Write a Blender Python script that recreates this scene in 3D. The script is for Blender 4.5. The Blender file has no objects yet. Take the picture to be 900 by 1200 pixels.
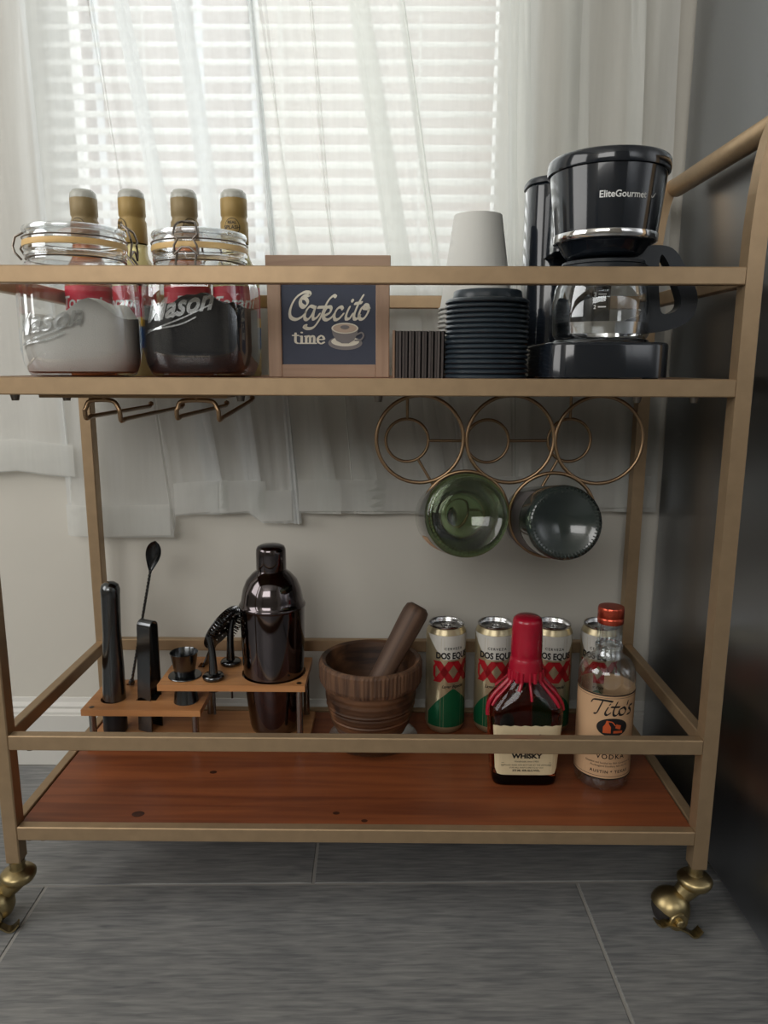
import bpy, bmesh, math, random
from math import sin, cos, pi, radians as R
from mathutils import Vector, Matrix
from mathutils.geometry import tessellate_polygon
random.seed(7)
S = bpy.context.scene
C = S.collection

# ---------------------------------------------------------------- camera
CX, CD, CH = .0356, .7311, .61
YA, PI_, RO, F = -.0070, .1902, .0036, 872.93
rt = Vector((cos(YA), -sin(YA), 0))
fw = Vector((cos(PI_) * sin(YA), cos(PI_) * cos(YA), -sin(PI_)))
up = Vector((sin(PI_) * sin(YA), sin(PI_) * cos(YA), cos(PI_)))
cx_ = rt * cos(RO) + up * sin(RO)
cy_ = -rt * sin(RO) + up * cos(RO)
cam = bpy.data.cameras.new('camera')
cam.sensor_fit = 'HORIZONTAL'; cam.sensor_width = 36; cam.lens = F / 900 * 36
cam.clip_start = .02; cam.clip_end = 200
co = bpy.data.objects.new('camera', cam); C.objects.link(co)
m = Matrix((cx_, cy_, -fw)).transposed().to_4x4()
m.translation = Vector((CX, -CD, CH)); co.matrix_world = m
S.camera = co
def at(x, y, Y):
    "point of the plane y = Y that the photograph shows at pixel x, y"
    v = cx_ * ((x - 450) / F) - cy_ * ((y - 600) / F) + fw
    o = Vector((CX, -CD, CH))
    return o + v * ((Y - o.y) / v.y)

# ---------------------------------------------------------------- world, lights, exposure
w = bpy.data.worlds.new('world'); S.world = w; w.use_nodes = True
nt = w.node_tree; nt.nodes.clear()
wo = nt.nodes.new('ShaderNodeOutputWorld'); bg = nt.nodes.new('ShaderNodeBackground')
bg.inputs[0].default_value = (.95, .98, 1.0, 1); bg.inputs[1].default_value = 1.0
nt.links.new(bg.outputs[0], wo.inputs[0])
def area(name, loc, rot, sx, sy, power, col):
    l = bpy.data.lights.new(name, 'AREA'); l.shape = 'RECTANGLE'; l.size = sx; l.size_y = sy
    l.energy = power; l.color = col
    o = bpy.data.objects.new(name, l); C.objects.link(o); o.location = loc; o.rotation_euler = rot
    return o
# daylight just outside the window behind the cart, daylight from the other window of the room behind the camera
area('window_daylight', (-.12, 1.0, 1.25), (R(-90), 0, 0), 1.6, 1.6, 30, (.95, .98, 1))
area('room_window_light', (-.9, -2.8, 1.75), (R(90), 0, 0), 1.7, 1.1, 33, (1, .985, .955))
area('added_side_fill', (-1.72, -.65, 1.35), (0, R(-90), 0), 1.3, 1.2, 20, (1, .985, .96))  # unseen fill added at the left wall to brighten that side
S.view_settings.view_transform = 'Standard'; S.view_settings.look = 'None'
S.view_settings.gamma = 1; S.view_settings.use_curve_mapping = False
S.view_settings.exposure = 0.0
S.cycles.max_bounces = 14; S.cycles.transparent_max_bounces = 24
S.cycles.transmission_bounces = 12; S.cycles.diffuse_bounces = 4; S.cycles.glossy_bounces = 5
S.cycles.sample_clamp_indirect = 6; S.cycles.caustics_refractive = False; S.cycles.caustics_reflective = False
S.cycles.use_denoising = True

# ---------------------------------------------------------------- materials
def lin(c):
    return tuple(((v / 255) / 12.92 if v / 255 <= .04045 else ((v / 255 + .055) / 1.055) ** 2.4) for v in c) + (1,)
def mat(name, col, rough=.5, metal=0, noise=0, nscale=40, stretch=(1, 1, 1), bump=0, col2=None, coat=0, trans=0, ior=1.45, spec=None, alpha=None):
    m = bpy.data.materials.new(name); m.use_nodes = True
    n = m.node_tree.nodes; L = m.node_tree.links; b = n['Principled BSDF']
    b.inputs['Base Color'].default_value = lin(col); b.inputs['Roughness'].default_value = rough
    b.inputs['Metallic'].default_value = metal; b.inputs['Coat Weight'].default_value = coat
    b.inputs['Transmission Weight'].default_value = trans; b.inputs['IOR'].default_value = ior
    if spec is not None: b.inputs['Specular IOR Level'].default_value = spec
    if noise or bump:
        tc = n.new('ShaderNodeTexCoord'); mp = n.new('ShaderNodeMapping'); mp.inputs['Scale'].default_value = stretch
        nz = n.new('ShaderNodeTexNoise'); nz.inputs['Scale'].default_value = nscale; nz.inputs['Detail'].default_value = 6
        L.new(tc.outputs['Object'], mp.inputs[0]); L.new(mp.outputs[0], nz.inputs[0])
        if noise:
            cr = n.new('ShaderNodeValToRGB'); c = lin(col); d = lin(col2) if col2 else tuple(v * (1 - noise) for v in c[:3]) + (1,)
            cr.color_ramp.elements[0].position = .3; cr.color_ramp.elements[1].position = .7
            cr.color_ramp.elements[0].color = d; cr.color_ramp.elements[1].color = c
            L.new(nz.outputs[0], cr.inputs[0]); L.new(cr.outputs[0], b.inputs['Base Color'])
        if bump:
            bp = n.new('ShaderNodeBump'); bp.inputs['Strength'].default_value = bump; bp.inputs['Distance'].default_value = .001
            L.new(nz.outputs[0], bp.inputs['Height']); L.new(bp.outputs[0], b.inputs['Normal'])
    return m
def mat_thin(name, tint=(1, 1, 1), gl=.08, edge=.7):
    "thin clear glass sheet: straight transmission with Fresnel reflection"
    m = bpy.data.materials.new(name); m.use_nodes = True
    n = m.node_tree.nodes; L = m.node_tree.links; n.clear()
    o = n.new('ShaderNodeOutputMaterial'); mx = n.new('ShaderNodeMixShader'); t = n.new('ShaderNodeBsdfTransparent'); g = n.new('ShaderNodeBsdfGlossy')
    lw = n.new('ShaderNodeLayerWeight'); lw.inputs[0].default_value = .35
    mr = n.new('ShaderNodeMapRange'); mr.inputs['To Min'].default_value = gl; mr.inputs['To Max'].default_value = edge
    t.inputs[0].default_value = tuple(tint) + (1,); g.inputs['Roughness'].default_value = .03; g.inputs[0].default_value = (.9, .93, .95, 1)
    L.new(lw.outputs['Facing'], mr.inputs[0]); L.new(mr.outputs[0], mx.inputs[0]); L.new(t.outputs[0], mx.inputs[1]); L.new(g.outputs[0], mx.inputs[2]); L.new(mx.outputs[0], o.inputs[0])
    return m
def mat_sheer(name, clear, col, weave=900):
    m = bpy.data.materials.new(name); m.use_nodes = True
    n = m.node_tree.nodes; L = m.node_tree.links; n.clear()
    o = n.new('ShaderNodeOutputMaterial'); mx = n.new('ShaderNodeMixShader'); t = n.new('ShaderNodeBsdfTransparent')
    m2 = n.new('ShaderNodeMixShader'); m2.inputs[0].default_value = .55
    d = n.new('ShaderNodeBsdfDiffuse'); tl = n.new('ShaderNodeBsdfTranslucent')
    for s in (d, tl): s.inputs[0].default_value = lin(col)
    tc = n.new('ShaderNodeTexCoord'); wv = n.new('ShaderNodeTexNoise'); wv.inputs['Scale'].default_value = 60; wv.inputs['Detail'].default_value = 5
    mp = n.new('ShaderNodeMapping'); mp.inputs['Scale'].default_value = (3, 1, .25); L.new(tc.outputs['Object'], mp.inputs[0]); L.new(mp.outputs[0], wv.inputs[0])
    mr = n.new('ShaderNodeMapRange'); mr.inputs['To Min'].default_value = 1 - clear - .04; mr.inputs['To Max'].default_value = 1 - clear + .04
    L.new(wv.outputs[0], mr.inputs[0]); L.new(mr.outputs[0], mx.inputs[0])
    L.new(d.outputs[0], m2.inputs[1]); L.new(tl.outputs[0], m2.inputs[2]); L.new(t.outputs[0], mx.inputs[1]); L.new(m2.outputs[0], mx.inputs[2]); L.new(mx.outputs[0], o.inputs[0])
    return m
def mat_wood(name, c1, c2, axis='x', scale=30, rough=.45, knots=False, bump=.2):
    m = bpy.data.materials.new(name); m.use_nodes = True
    n = m.node_tree.nodes; L = m.node_tree.links; b = n['Principled BSDF']; b.inputs['Roughness'].default_value = rough
    tc = n.new('ShaderNodeTexCoord'); mp = n.new('ShaderNodeMapping')
    mp.inputs['Scale'].default_value = {'x': (.06, 1, 1), 'y': (1, .06, 1), 'z': (1, 1, .06)}[axis]
    nz = n.new('ShaderNodeTexNoise'); nz.inputs['Scale'].default_value = scale * 3; nz.inputs['Detail'].default_value = 8; nz.inputs['Distortion'].default_value = .6
    cr = n.new('ShaderNodeValToRGB'); cr.color_ramp.elements[0].position = .32; cr.color_ramp.elements[1].position = .68
    cr.color_ramp.elements[0].color = lin(c2); cr.color_ramp.elements[1].color = lin(c1)
    L.new(tc.outputs['Object'], mp.inputs[0]); L.new(mp.outputs[0], nz.inputs[0]); L.new(nz.outputs[0], cr.inputs[0]); L.new(cr.outputs[0], b.inputs['Base Color'])
    bp = n.new('ShaderNodeBump'); bp.inputs['Strength'].default_value = bump; bp.inputs['Distance'].default_value = .0006
    L.new(nz.outputs[0], bp.inputs['Height']); L.new(bp.outputs[0], b.inputs['Normal'])
    return m

M = {}
M['gold'] = mat('champagne_gold_paint', (176, 150, 118), .42, .6, noise=.12, nscale=60, bump=.05)
M['brass'] = mat('brass', (176, 158, 116), .36, 1, noise=.3, nscale=45)
M['rackmetal'] = mat('antique_bronze_wire', (150, 124, 96), .35, .9)
M['panel'] = mat_wood('stained_pine', (150, 84, 48), (112, 58, 34), 'x', 22, .42, bump=.15)
M['knot'] = mat('pine_knot', (70, 36, 22), .5, noise=.4, nscale=300)
M['wall'] = mat('painted_wall', (208, 204, 194), .8, noise=.03, nscale=12, bump=.08)
M['trimw'] = mat('white_trim_paint', (214, 212, 206), .45)
M['ceil'] = mat('ceiling_paint', (215, 213, 208), .9)
M['roomwall'] = mat('room_wall_paint', (178, 174, 166), .9)
M['blind'] = mat('blind_slat', (240, 240, 236), .45)
def see_light(m, k):
    "let some light through a thin white slat"
    n = m.node_tree.nodes; L = m.node_tree.links; b = n['Principled BSDF']; o = n['Material Output']
    t = n.new('ShaderNodeBsdfTranslucent'); t.inputs[0].default_value = (.9, .9, .88, 1); x = n.new('ShaderNodeMixShader'); x.inputs[0].default_value = k
    L.new(b.outputs[0], x.inputs[1]); L.new(t.outputs[0], x.inputs[2]); L.new(x.outputs[0], o.inputs[0])
see_light(M['blind'], .5)
M['fridge'] = mat('black_stainless', (172, 176, 182), .28, 1, bump=.05, nscale=500)
M['black'] = mat('black_gloss_plastic', (26, 31, 38), .12, coat=.4)  # black lightened a little, window haze put into the colour
M['blackm'] = mat('black_matte_plastic', (34, 38, 43), .38)
M['lid'] = mat('black_lid_plastic', (42, 52, 60), .3)  # slate lift in the black stands for haze over the upper shelf
M['gun'] = mat('gunmetal_black_chrome', (98, 92, 94), .08, 1)
M['gunm'] = mat('gunmetal_brushed', (96, 98, 100), .2, 1)
M['chrome'] = mat('chrome', (215, 215, 215), .08, 1)
M['steel'] = mat('steel_post', (150, 148, 144), .25, 1)
M['wire'] = mat('wire_bail', (120, 112, 104), .3, 1)
M['bamboo'] = mat_wood('bamboo', (205, 148, 96), (182, 124, 76), 'x', 25, .45)
M['mortar'] = mat_wood('dark_carved_wood', (122, 84, 56), (44, 28, 20), 'x', 14, .55, bump=.6)
M['bark'] = mat_wood('mortar_collar_bark', (120, 88, 64), (62, 42, 32), 'z', 60, .7, bump=.9)
M['pestle'] = mat_wood('pestle_wood', (118, 92, 74), (66, 46, 36), 'z', 18, .6, bump=.4)
M['signwood'] = mat_wood('sign_frame_wood', (180, 152, 128), (148, 120, 100), 'z', 26, .6)
M['signwoodh'] = mat_wood('sign_frame_wood_flat', (180, 152, 128), (148, 120, 100), 'x', 26, .6)
M['slate'] = mat('sign_face_navy', (66, 72, 88), .7, noise=.08, nscale=60)
M['letter'] = mat('cream_print', (226, 222, 206), .7)
M['ink'] = mat('black_ink', (24, 22, 22), .5)
M['white'] = mat('white_print', (225, 226, 224), .5)
M['grey'] = mat('grey_print', (128, 124, 124), .6)
M['crema'] = mat('crema_print', (196, 176, 158), .6)
M['sugar'] = mat('sugar', (236, 234, 228), .9, noise=.04, nscale=900, bump=.5)
M['coffee'] = mat('ground_coffee', (34, 34, 38), .85, noise=.5, nscale=700, bump=1)
M['gasket'] = mat('orange_gasket', (238, 196, 124), .45, trans=.3)
M['cup'] = mat('white_paper_cup', (205, 205, 200), .7)
M['sleeve'] = mat('kraft_sleeve_black', (46, 44, 46), .7)
M['sleevef'] = mat('kraft_sleeve_fold', (88, 82, 80), .7)
M['emboss'] = mat_thin('embossed_glass', (.97, .98, .98), .30, .9)
M['emboss'].node_tree.nodes['Glossy BSDF'].inputs['Roughness'].default_value = .2
M['sleevet'] = mat('kraft_sleeve_tan', (150, 124, 104), .8)
M['jarglass'] = mat_thin('jar_glass', (.97, .985, .99), .07, .75)
M['pane'] = mat_thin('window_pane', (.97, .98, .98), .03, .4)
M['clear'] = mat('clear_glass', (250, 252, 252), .01, trans=1, ior=1.45)
M['amber'] = mat('whisky_glass', (222, 110, 70), .02, trans=1, ior=1.4)
M['greeng'] = mat('green_wine_glass', (196, 212, 180), .04, trans=1, ior=1.45)
M['darkg'] = mat('dark_wine_glass', (40, 48, 46), .16, coat=.5)
M['wax'] = mat('red_wax', (176, 22, 48), .25, noise=.15, nscale=60, coat=.3)
M['labelc'] = mat('cream_label', (226, 208, 170), .7)
M['labelt'] = mat('tan_label', (206, 168, 130), .65)
M['orange'] = mat('orange_print', (206, 92, 48), .5)
M['copper'] = mat('copper_cap', (196, 84, 62), .25, .75)
M['can'] = mat('champagne_can', (198, 184, 150), .3, .7)
M['canw'] = mat('white_can_print', (226, 224, 216), .35, .2)
M['red'] = mat('red_print', (170, 30, 38), .35, .1)
M['green'] = mat('green_print', (20, 92, 58), .35, .2)
M['alu'] = mat('bare_aluminium', (200, 200, 200), .25, 1)
M['foil'] = mat('olive_gold_foil', (140, 122, 86), .5, .15)
M['foil2'] = mat('yellow_gold_foil', (158, 132, 78), .5, .15)
M['capc'] = mat('clear_dust_cap', (205, 205, 196), .25, trans=.35)
M['syrp'] = mat('pale_syrup', (236, 222, 160), .1, trans=.5, ior=1.35)
M['syrd'] = mat('brown_syrup', (190, 110, 62), .1, trans=.5, ior=1.35)
M['lred'] = mat('label_red', (200, 34, 62), .5)
M['lyel'] = mat('label_yellow', (232, 186, 60), .5)
M['lblue'] = mat('label_blue', (32, 92, 158), .5)
M['wheel'] = mat('caster_wheel', (40, 36, 34), .5)
M['pinkwall'] = mat('pale_brick_wall', (196, 178, 170), .9)
# floor tile: dark grey with fine streaks along x
def mat_tile():
    m = bpy.data.materials.new('grey_streaked_tile'); m.use_nodes = True
    n = m.node_tree.nodes; L = m.node_tree.links; b = n['Principled BSDF']; b.inputs['Roughness'].default_value = .42
    tc = n.new('ShaderNodeTexCoord'); mp = n.new('ShaderNodeMapping'); mp.inputs['Scale'].default_value = (.09, 1, 1)
    oi = n.new('ShaderNodeObjectInfo'); va = n.new('ShaderNodeVectorMath'); L.new(tc.outputs['Object'], va.inputs[0]); L.new(oi.outputs['Random'], va.inputs[1])
    nz = n.new('ShaderNodeTexNoise'); nz.inputs['Scale'].default_value = 260; nz.inputs['Detail'].default_value = 6; nz.inputs['Distortion'].default_value = .4
    n2 = n.new('ShaderNodeTexNoise'); n2.inputs['Scale'].default_value = 9
    L.new(va.outputs[0], mp.inputs[0]); L.new(mp.outputs[0], nz.inputs[0]); L.new(va.outputs[0], n2.inputs[0])
    mx = n.new('ShaderNodeMath'); mx.operation = 'MULTIPLY_ADD'; mx.inputs[1].default_value = .75; L.new(nz.outputs[0], mx.inputs[0])
    m3 = n.new('ShaderNodeMath'); m3.operation = 'MULTIPLY'; m3.inputs[1].default_value = .25; L.new(n2.outputs[0], m3.inputs[0]); L.new(m3.outputs[0], mx.inputs[2])
    cr = n.new('ShaderNodeValToRGB'); cr.color_ramp.elements[0].position = .3; cr.color_ramp.elements[1].position = .72
    cr.color_ramp.elements[0].color = lin((98, 100, 103)); cr.color_ramp.elements[1].color = lin((152, 152, 150))
    L.new(mx.outputs[0], cr.inputs[0]); L.new(cr.outputs[0], b.inputs['Base Color'])
    bp = n.new('ShaderNodeBump'); bp.inputs['Strength'].default_value = .35; bp.inputs['Distance'].default_value = .0006
    L.new(nz.outputs[0], bp.inputs['Height']); L.new(bp.outputs[0], b.inputs['Normal'])
    return m
M['tile'] = mat_tile()
M['grout'] = mat('grout', (158, 156, 151), .9)

# ---------------------------------------------------------------- helpers
def B(): return bmesh.new()
def box(bm, x0, x1, y0, y1, z0, z1, bev=0, seg=2):
    r = bmesh.ops.create_cube(bm, size=1)
    vs = r['verts']
    for v in vs: v.co = Vector(((x0 + x1) / 2 + v.co.x * (x1 - x0), (y0 + y1) / 2 + v.co.y * (y1 - y0), (z0 + z1) / 2 + v.co.z * (z1 - z0)))
    if bev:
        es = list({e for v in vs for e in v.link_edges})
        bmesh.ops.bevel(bm, geom=es, offset=bev, segments=seg, affect='EDGES', profile=.5)
    return bm
def lathe(bm, prof, n=32, c=(0, 0, 0), rx=1, ry=1, power=2, closed=False, rot=0):
    "prof: list of (radius, z). power > 2 gives a rounded-square section"
    rings = []
    for r, z in prof:
        if r < 1e-6:
            rings.append([bm.verts.new((c[0], c[1], c[2] + z))]); continue
        ring = []
        for i in range(n):
            a = 2 * pi * i / n
            ca, sa = cos(a), sin(a)
            k = (abs(ca) ** power + abs(sa) ** power) ** (-1 / power)
            x, y = r * rx * k * ca, r * ry * k * sa
            ring.append(bm.verts.new((c[0] + x * cos(rot) - y * sin(rot), c[1] + x * sin(rot) + y * cos(rot), c[2] + z)))
        rings.append(ring)
    fs = []
    for a, b in zip(rings, rings[1:]):
        for i in range(n):
            j = (i + 1) % n
            if len(a) == 1 and len(b) == 1: break
            if len(a) == 1: fs.append(bm.faces.new((a[0], b[j], b[i])))
            elif len(b) == 1: fs.append(bm.faces.new((a[i], a[j], b[0])))
            else: fs.append(bm.faces.new((a[i], a[j], b[j], b[i])))
    for f in fs: f.smooth = True
    return bm
def frame_of(d, ref=None):
    d = d.normalized(); ref = ref or (Vector((0, 0, 1)) if abs(d.z) < .9 else Vector((1, 0, 0)))
    u = ref.cross(d).normalized(); return u, d.cross(u)
def tube(bm, pts, r, n=10, closed=False, rect=None, ref=None):
    "sweep a round (r may be a list) or rectangular (rect = (w, h)) section along pts"
    pts = [Vector(p) for p in pts]; N = len(pts); rings = []; pu = None
    for i, p in enumerate(pts):
        a = pts[(i - 1) % N] if (closed or i) else p; b = pts[(i + 1) % N] if (closed or i < N - 1) else p
        d = (b - a).normalized()
        if pu is None: u, v = frame_of(d, ref)
        else:
            if ref: u, v = frame_of(d, ref)
            else: u = (pu - d * pu.dot(d)).normalized(); v = d.cross(u)
        pu = u
        rr = r[i] if isinstance(r, (list, tuple)) else r
        if rect: offs = [(-rect[0] / 2, -rect[1] / 2), (rect[0] / 2, -rect[1] / 2), (rect[0] / 2, rect[1] / 2), (-rect[0] / 2, rect[1] / 2)]
        else: offs = [(rr * cos(2 * pi * k / n), rr * sin(2 * pi * k / n)) for k in range(n)]
        rings.append([bm.verts.new(p + u * x + v * y) for x, y in offs])
    n = len(rings[0])
    for i in range(N if closed else N - 1):
        a, b = rings[i], rings[(i + 1) % N]
        for k in range(n):
            f = bm.faces.new((a[k], a[(k + 1) % n], b[(k + 1) % n], b[k])); f.smooth = not rect
    if not closed:
        bm.faces.new(rings[0][::-1]); bm.faces.new(rings[-1])
    return bm
def arcp(c, r, a0, a1, n, ax='xz'):
    out = []
    for i in range(n + 1):
        a = a0 + (a1 - a0) * i / n; p = [c[0], c[1], c[2]]
        p['xyz'.index(ax[0])] += r * cos(a); p['xyz'.index(ax[1])] += r * sin(a); out.append(tuple(p))
    return out
def smooth_path(pts, n=6, closed=False):
    P = [Vector(p) for p in pts]; N = len(P); out = []
    for i in range(N if closed else N - 1):
        g = lambda k: P[k % N] if closed else P[max(0, min(N - 1, k))]
        a, b, c, d = g(i - 1), g(i), g(i + 1), g(i + 2)
        for k in range(n):
            t = k / n
            out.append(.5 * ((2 * b) + (c - a) * t + (2 * a - 5 * b + 4 * c - d) * t * t + (3 * b - a - 3 * c + d) * t ** 3))
    if not closed: out.append(P[-1])
    return out
def poly(bm, pts, z=0):
    "flat polygon in the xy plane"
    vs = [bm.verts.new((p[0], p[1], z)) for p in pts]
    for t in tessellate_polygon([[Vector((p[0], p[1], 0)) for p in pts]]):
        try: bm.faces.new([vs[i] for i in t])
        except ValueError: pass
    return bm
def ell(bm, x, y, a, b, z=0, n=32): return poly(bm, [(x + a * cos(2 * pi * i / n), y + b * sin(2 * pi * i / n)) for i in range(n)], z)
def plate(outer, holes, t):
    "slab of thickness t (0..t) with holes, from a filled 2D curve"
    cu = bpy.data.curves.new('slab', 'CURVE'); cu.dimensions = '2D'; cu.fill_mode = 'BOTH'; cu.extrude = t / 2
    for loop in [outer] + holes:
        sp = cu.splines.new('POLY'); sp.points.add(len(loop) - 1); sp.use_cyclic_u = True
        for p, q in zip(sp.points, loop): p.co = (q[0], q[1], 0, 1)
    return curve_bm(cu, (0, 0, t / 2))
def curve_bm(cu, off=(0, 0, 0)):
    o = bpy.data.objects.new('tmp', cu); C.objects.link(o)
    dg = bpy.context.evaluated_depsgraph_get(); e = o.evaluated_get(dg); me = e.to_mesh()
    bm = B(); bm.from_mesh(me); e.to_mesh_clear()
    bmesh.ops.translate(bm, verts=bm.verts, vec=off)
    bpy.data.objects.remove(o); bpy.data.curves.remove(cu)
    return bm
def circ(x, y, r, n=28): return [(x + r * cos(2 * pi * i / n), y + r * sin(2 * pi * i / n)) for i in range(n)]
def text(bm, s, x, y, size, shear=0, bold=0, sx=1, space=1, z=0, align='CENTER'):
    "lettering added flat in the xy plane"
    cu = bpy.data.curves.new('txt', 'FONT'); cu.body = s; cu.size = size; cu.shear = shear; cu.offset = bold
    cu.align_x = align; cu.space_character = space; cu.resolution_u = 3
    t = curve_bm(cu)
    me = bpy.data.meshes.new('t'); 
    for v in t.verts: v.co = Vector((v.co.x * sx + x, v.co.y + y, z))
    t.to_mesh(me); t.free(); bm.from_mesh(me); bpy.data.meshes.remove(me)
    return bm
def hull(pts):
    pts = sorted(set((round(a, 7), round(b, 7)) for a, b in pts))
    def half(ps):
        h = []
        for p in ps:
            while len(h) > 1 and (h[-1][0] - h[-2][0]) * (p[1] - h[-2][1]) - (h[-1][1] - h[-2][1]) * (p[0] - h[-2][0]) <= 0: h.pop()
            h.append(p)
        return h
    a, b = half(pts), half(pts[::-1]); return a[:-1] + b[:-1]
def nib(bm, strokes, s, x, y, wide, thin, ang=40, z=0, sl=0):
    "broad-nib pen strokes: each stroke a list of points, smoothed, swept with a slanted elliptical nib"
    nb = [(wide * cos(t) * cos(R(ang)) - thin * sin(t) * sin(R(ang)), wide * cos(t) * sin(R(ang)) + thin * sin(t) * cos(R(ang))) for t in [2 * pi * k / 10 for k in range(10)]]
    k = 0
    for st in strokes:
        P = smooth_path([(p[0], p[1], 0) for p in st], 6) if len(st) > 2 else [Vector((p[0], p[1], 0)) for p in st]
        for a, b in zip(P, P[1:]):
            q = []
            for p in (a, b): q += [(x + (p.x + sl * p.y) * s + u, y + p.y * s + v) for u, v in nb]
            h = hull(q); k += 1
            bm.faces.new([bm.verts.new((u, v, z + (k % 7) * 2e-6)) for u, v in h])
    return bm
def wrap(bm, Rr, c=(0, 0, 0), a0=-pi / 2, step=.005):
    "bend flat artwork (x = arc length, y = height) round a vertical cylinder of radius Rr facing angle a0"
    if bm.verts:
        x0 = min(v.co.x for v in bm.verts); x1 = max(v.co.x for v in bm.verts); x = math.floor(x0 / step) * step
        while x < x1:
            bmesh.ops.bisect_plane(bm, geom=bm.verts[:] + bm.edges[:] + bm.faces[:], plane_co=(x, 0, 0), plane_no=(1, 0, 0), dist=1e-6)
            x += step
    for v in bm.verts:
        r = Rr + v.co.z; a = a0 + v.co.x / Rr
        v.co = Vector((c[0] + r * cos(a), c[1] + r * sin(a), c[2] + v.co.y))
    for f in bm.faces: f.smooth = True
    return bm
def upright(bm, y, c=(0, 0)):
    "stand flat artwork up facing -y at depth y; z offsets come forward"
    for v in bm.verts: v.co = Vector((v.co.x + c[0], y - v.co.z, v.co.y + c[1]))
    return bm
def xf(bm, mtx): bmesh.ops.transform(bm, matrix=mtx, verts=bm.verts); return bm
def obj(name, bm, m, parent=None, label=None, kind=None, recalc=True):
    if recalc and bm.faces: bmesh.ops.recalc_face_normals(bm, faces=bm.faces)
    me = bpy.data.meshes.new(name); bm.to_mesh(me); bm.free()
    if any(p.use_smooth for p in me.polygons): me.set_sharp_from_angle(angle=R(48))
    me.materials.append(M[m] if isinstance(m, str) else m)
    o = bpy.data.objects.new(name, me); C.objects.link(o)
    if parent: o.parent = parent
    if label: o['label'] = label
    if kind: o['kind'] = kind
    return o
def thing(name, label, cat, loc=(0, 0, 0), rz=0, group=None, rot=None):
    o = bpy.data.objects.new(name, None); C.objects.link(o); o.empty_display_size = .03
    o.location = loc; o.rotation_euler = rot or (0, 0, rz); o['label'] = label; o['category'] = cat
    if group: o['group'] = group
    return o
def tag(o, label, cat, group=None, kind=None):
    o['label'] = label; o['category'] = cat
    if group: o['group'] = group
    if kind: o['kind'] = kind
    return o
def dup(root, loc, rz=None, label=None):
    r = root.copy(); C.objects.link(r); r.location = loc
    if rz is not None: r.rotation_euler = (0, 0, rz)
    if label: r['label'] = label
    def kids(a, b):
        for ch in [o for o in list(C.objects) if o.parent == a]:
            c = ch.copy(); C.objects.link(c); c.parent = b; kids(ch, c)
    kids(root, r)
    return r

ORD = 'first second third fourth fifth sixth seventh eighth ninth tenth eleventh twelfth thirteenth fourteenth fifteenth sixteenth'.split()
SH, LO = .600, .1145            # tops of the upper and lower shelf
WY = .344                       # face of the wall behind the cart
FX = .425                       # side of the black appliance

# ---------------------------------------------------------------- setting
def slab(name, x0, x1, y0, y1, z0, z1, m): return obj(name, box(B(), x0, x1, y0, y1, z0, z1), m, kind='structure')
wx0, wx1, wz0, wz1 = -.445, .215, .715, 1.62
bm = B()
box(bm, -1.8, wx0, WY, WY + .12, 0, 2.4); box(bm, wx1, 1.4, WY, WY + .12, 0, 2.4)
box(bm, wx0, wx1, WY, WY + .12, 0, wz0); box(bm, wx0, wx1, WY, WY + .12, wz1, 2.4)
obj('wall_back', bm, 'wall', kind='structure')
slab('wall_left', -1.86, -1.76, -3.0, WY + .12, 0, 2.4, 'roomwall')
slab('wall_right', 1.4, 1.5, -3.0, WY + .12, 0, 2.4, 'roomwall')
slab('wall_front', -1.86, 1.5, -3.1, -3.0, 0, 2.4, 'roomwall')
slab('ceiling', -1.86, 1.5, -3.1, WY + .12, 2.4, 2.5, 'ceil')
floor = obj('floor', box(B(), -1.86, 1.5, -3.1, WY + .12, -.05, -.0010), 'grout', kind='structure')
TL, TW, ra = .638, .319, R(1.3)
tm = None
for j in range(-9, 2):
    for i in range(-4, 4):
        ox = .2665 + i * TL + (TL / 2 if j % 2 else 0); oy = .0665 + (j - 1) * TW
        px = ox - TL / 2; py = oy + TW / 2
        c = Vector((px * cos(ra) - py * sin(ra), px * sin(ra) + py * cos(ra), 0))
        if c.x < -2.0 or c.x > 1.1 or c.y > WY + .3 or c.y < -2.8: continue
        if c.y > WY - .14:   # last row, cut at the wall
            t_ = obj('tile', box(B(), -TL / 2 + .0018, TL / 2 - .0018, -TW / 2 + .0018, max(-TW / 2 + .01, (WY - c.y)) - .01 if WY - c.y < TW / 2 else TW / 2 - .0018, -.006, 0, .0006, 1), 'tile', floor)
        elif tm is None:
            t_ = obj('tile', box(B(), -TL / 2 + .0018, TL / 2 - .0018, -TW / 2 + .0018, TW / 2 - .0018, -.006, 0, .0006, 1), 'tile', floor); tm = t_.data
        else:
            t_ = bpy.data.objects.new('tile', tm); C.objects.link(t_); t_.parent = floor
        t_.location = c; t_.rotation_euler = (0, 0, ra)
bm = B()
box(bm, -1.76, FX + .6, WY - .012, WY, 0, .084, .001, 1)
prof = [(0, .084), (.010, .084), (.0095, .088), (.006, .092), (.0065, .096), (.003, .102), (.0015, .108), (0, .109)]
vs = [[bm.verts.new((x, WY - d, z)) for d, z in prof] for x in (-1.76, FX + .6)]
for k in range(len(prof) - 1): bm.faces.new((vs[0][k], vs[1][k], vs[1][k + 1], vs[0][k + 1]))
obj('baseboard_back', bm, 'trimw', kind='structure')
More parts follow.
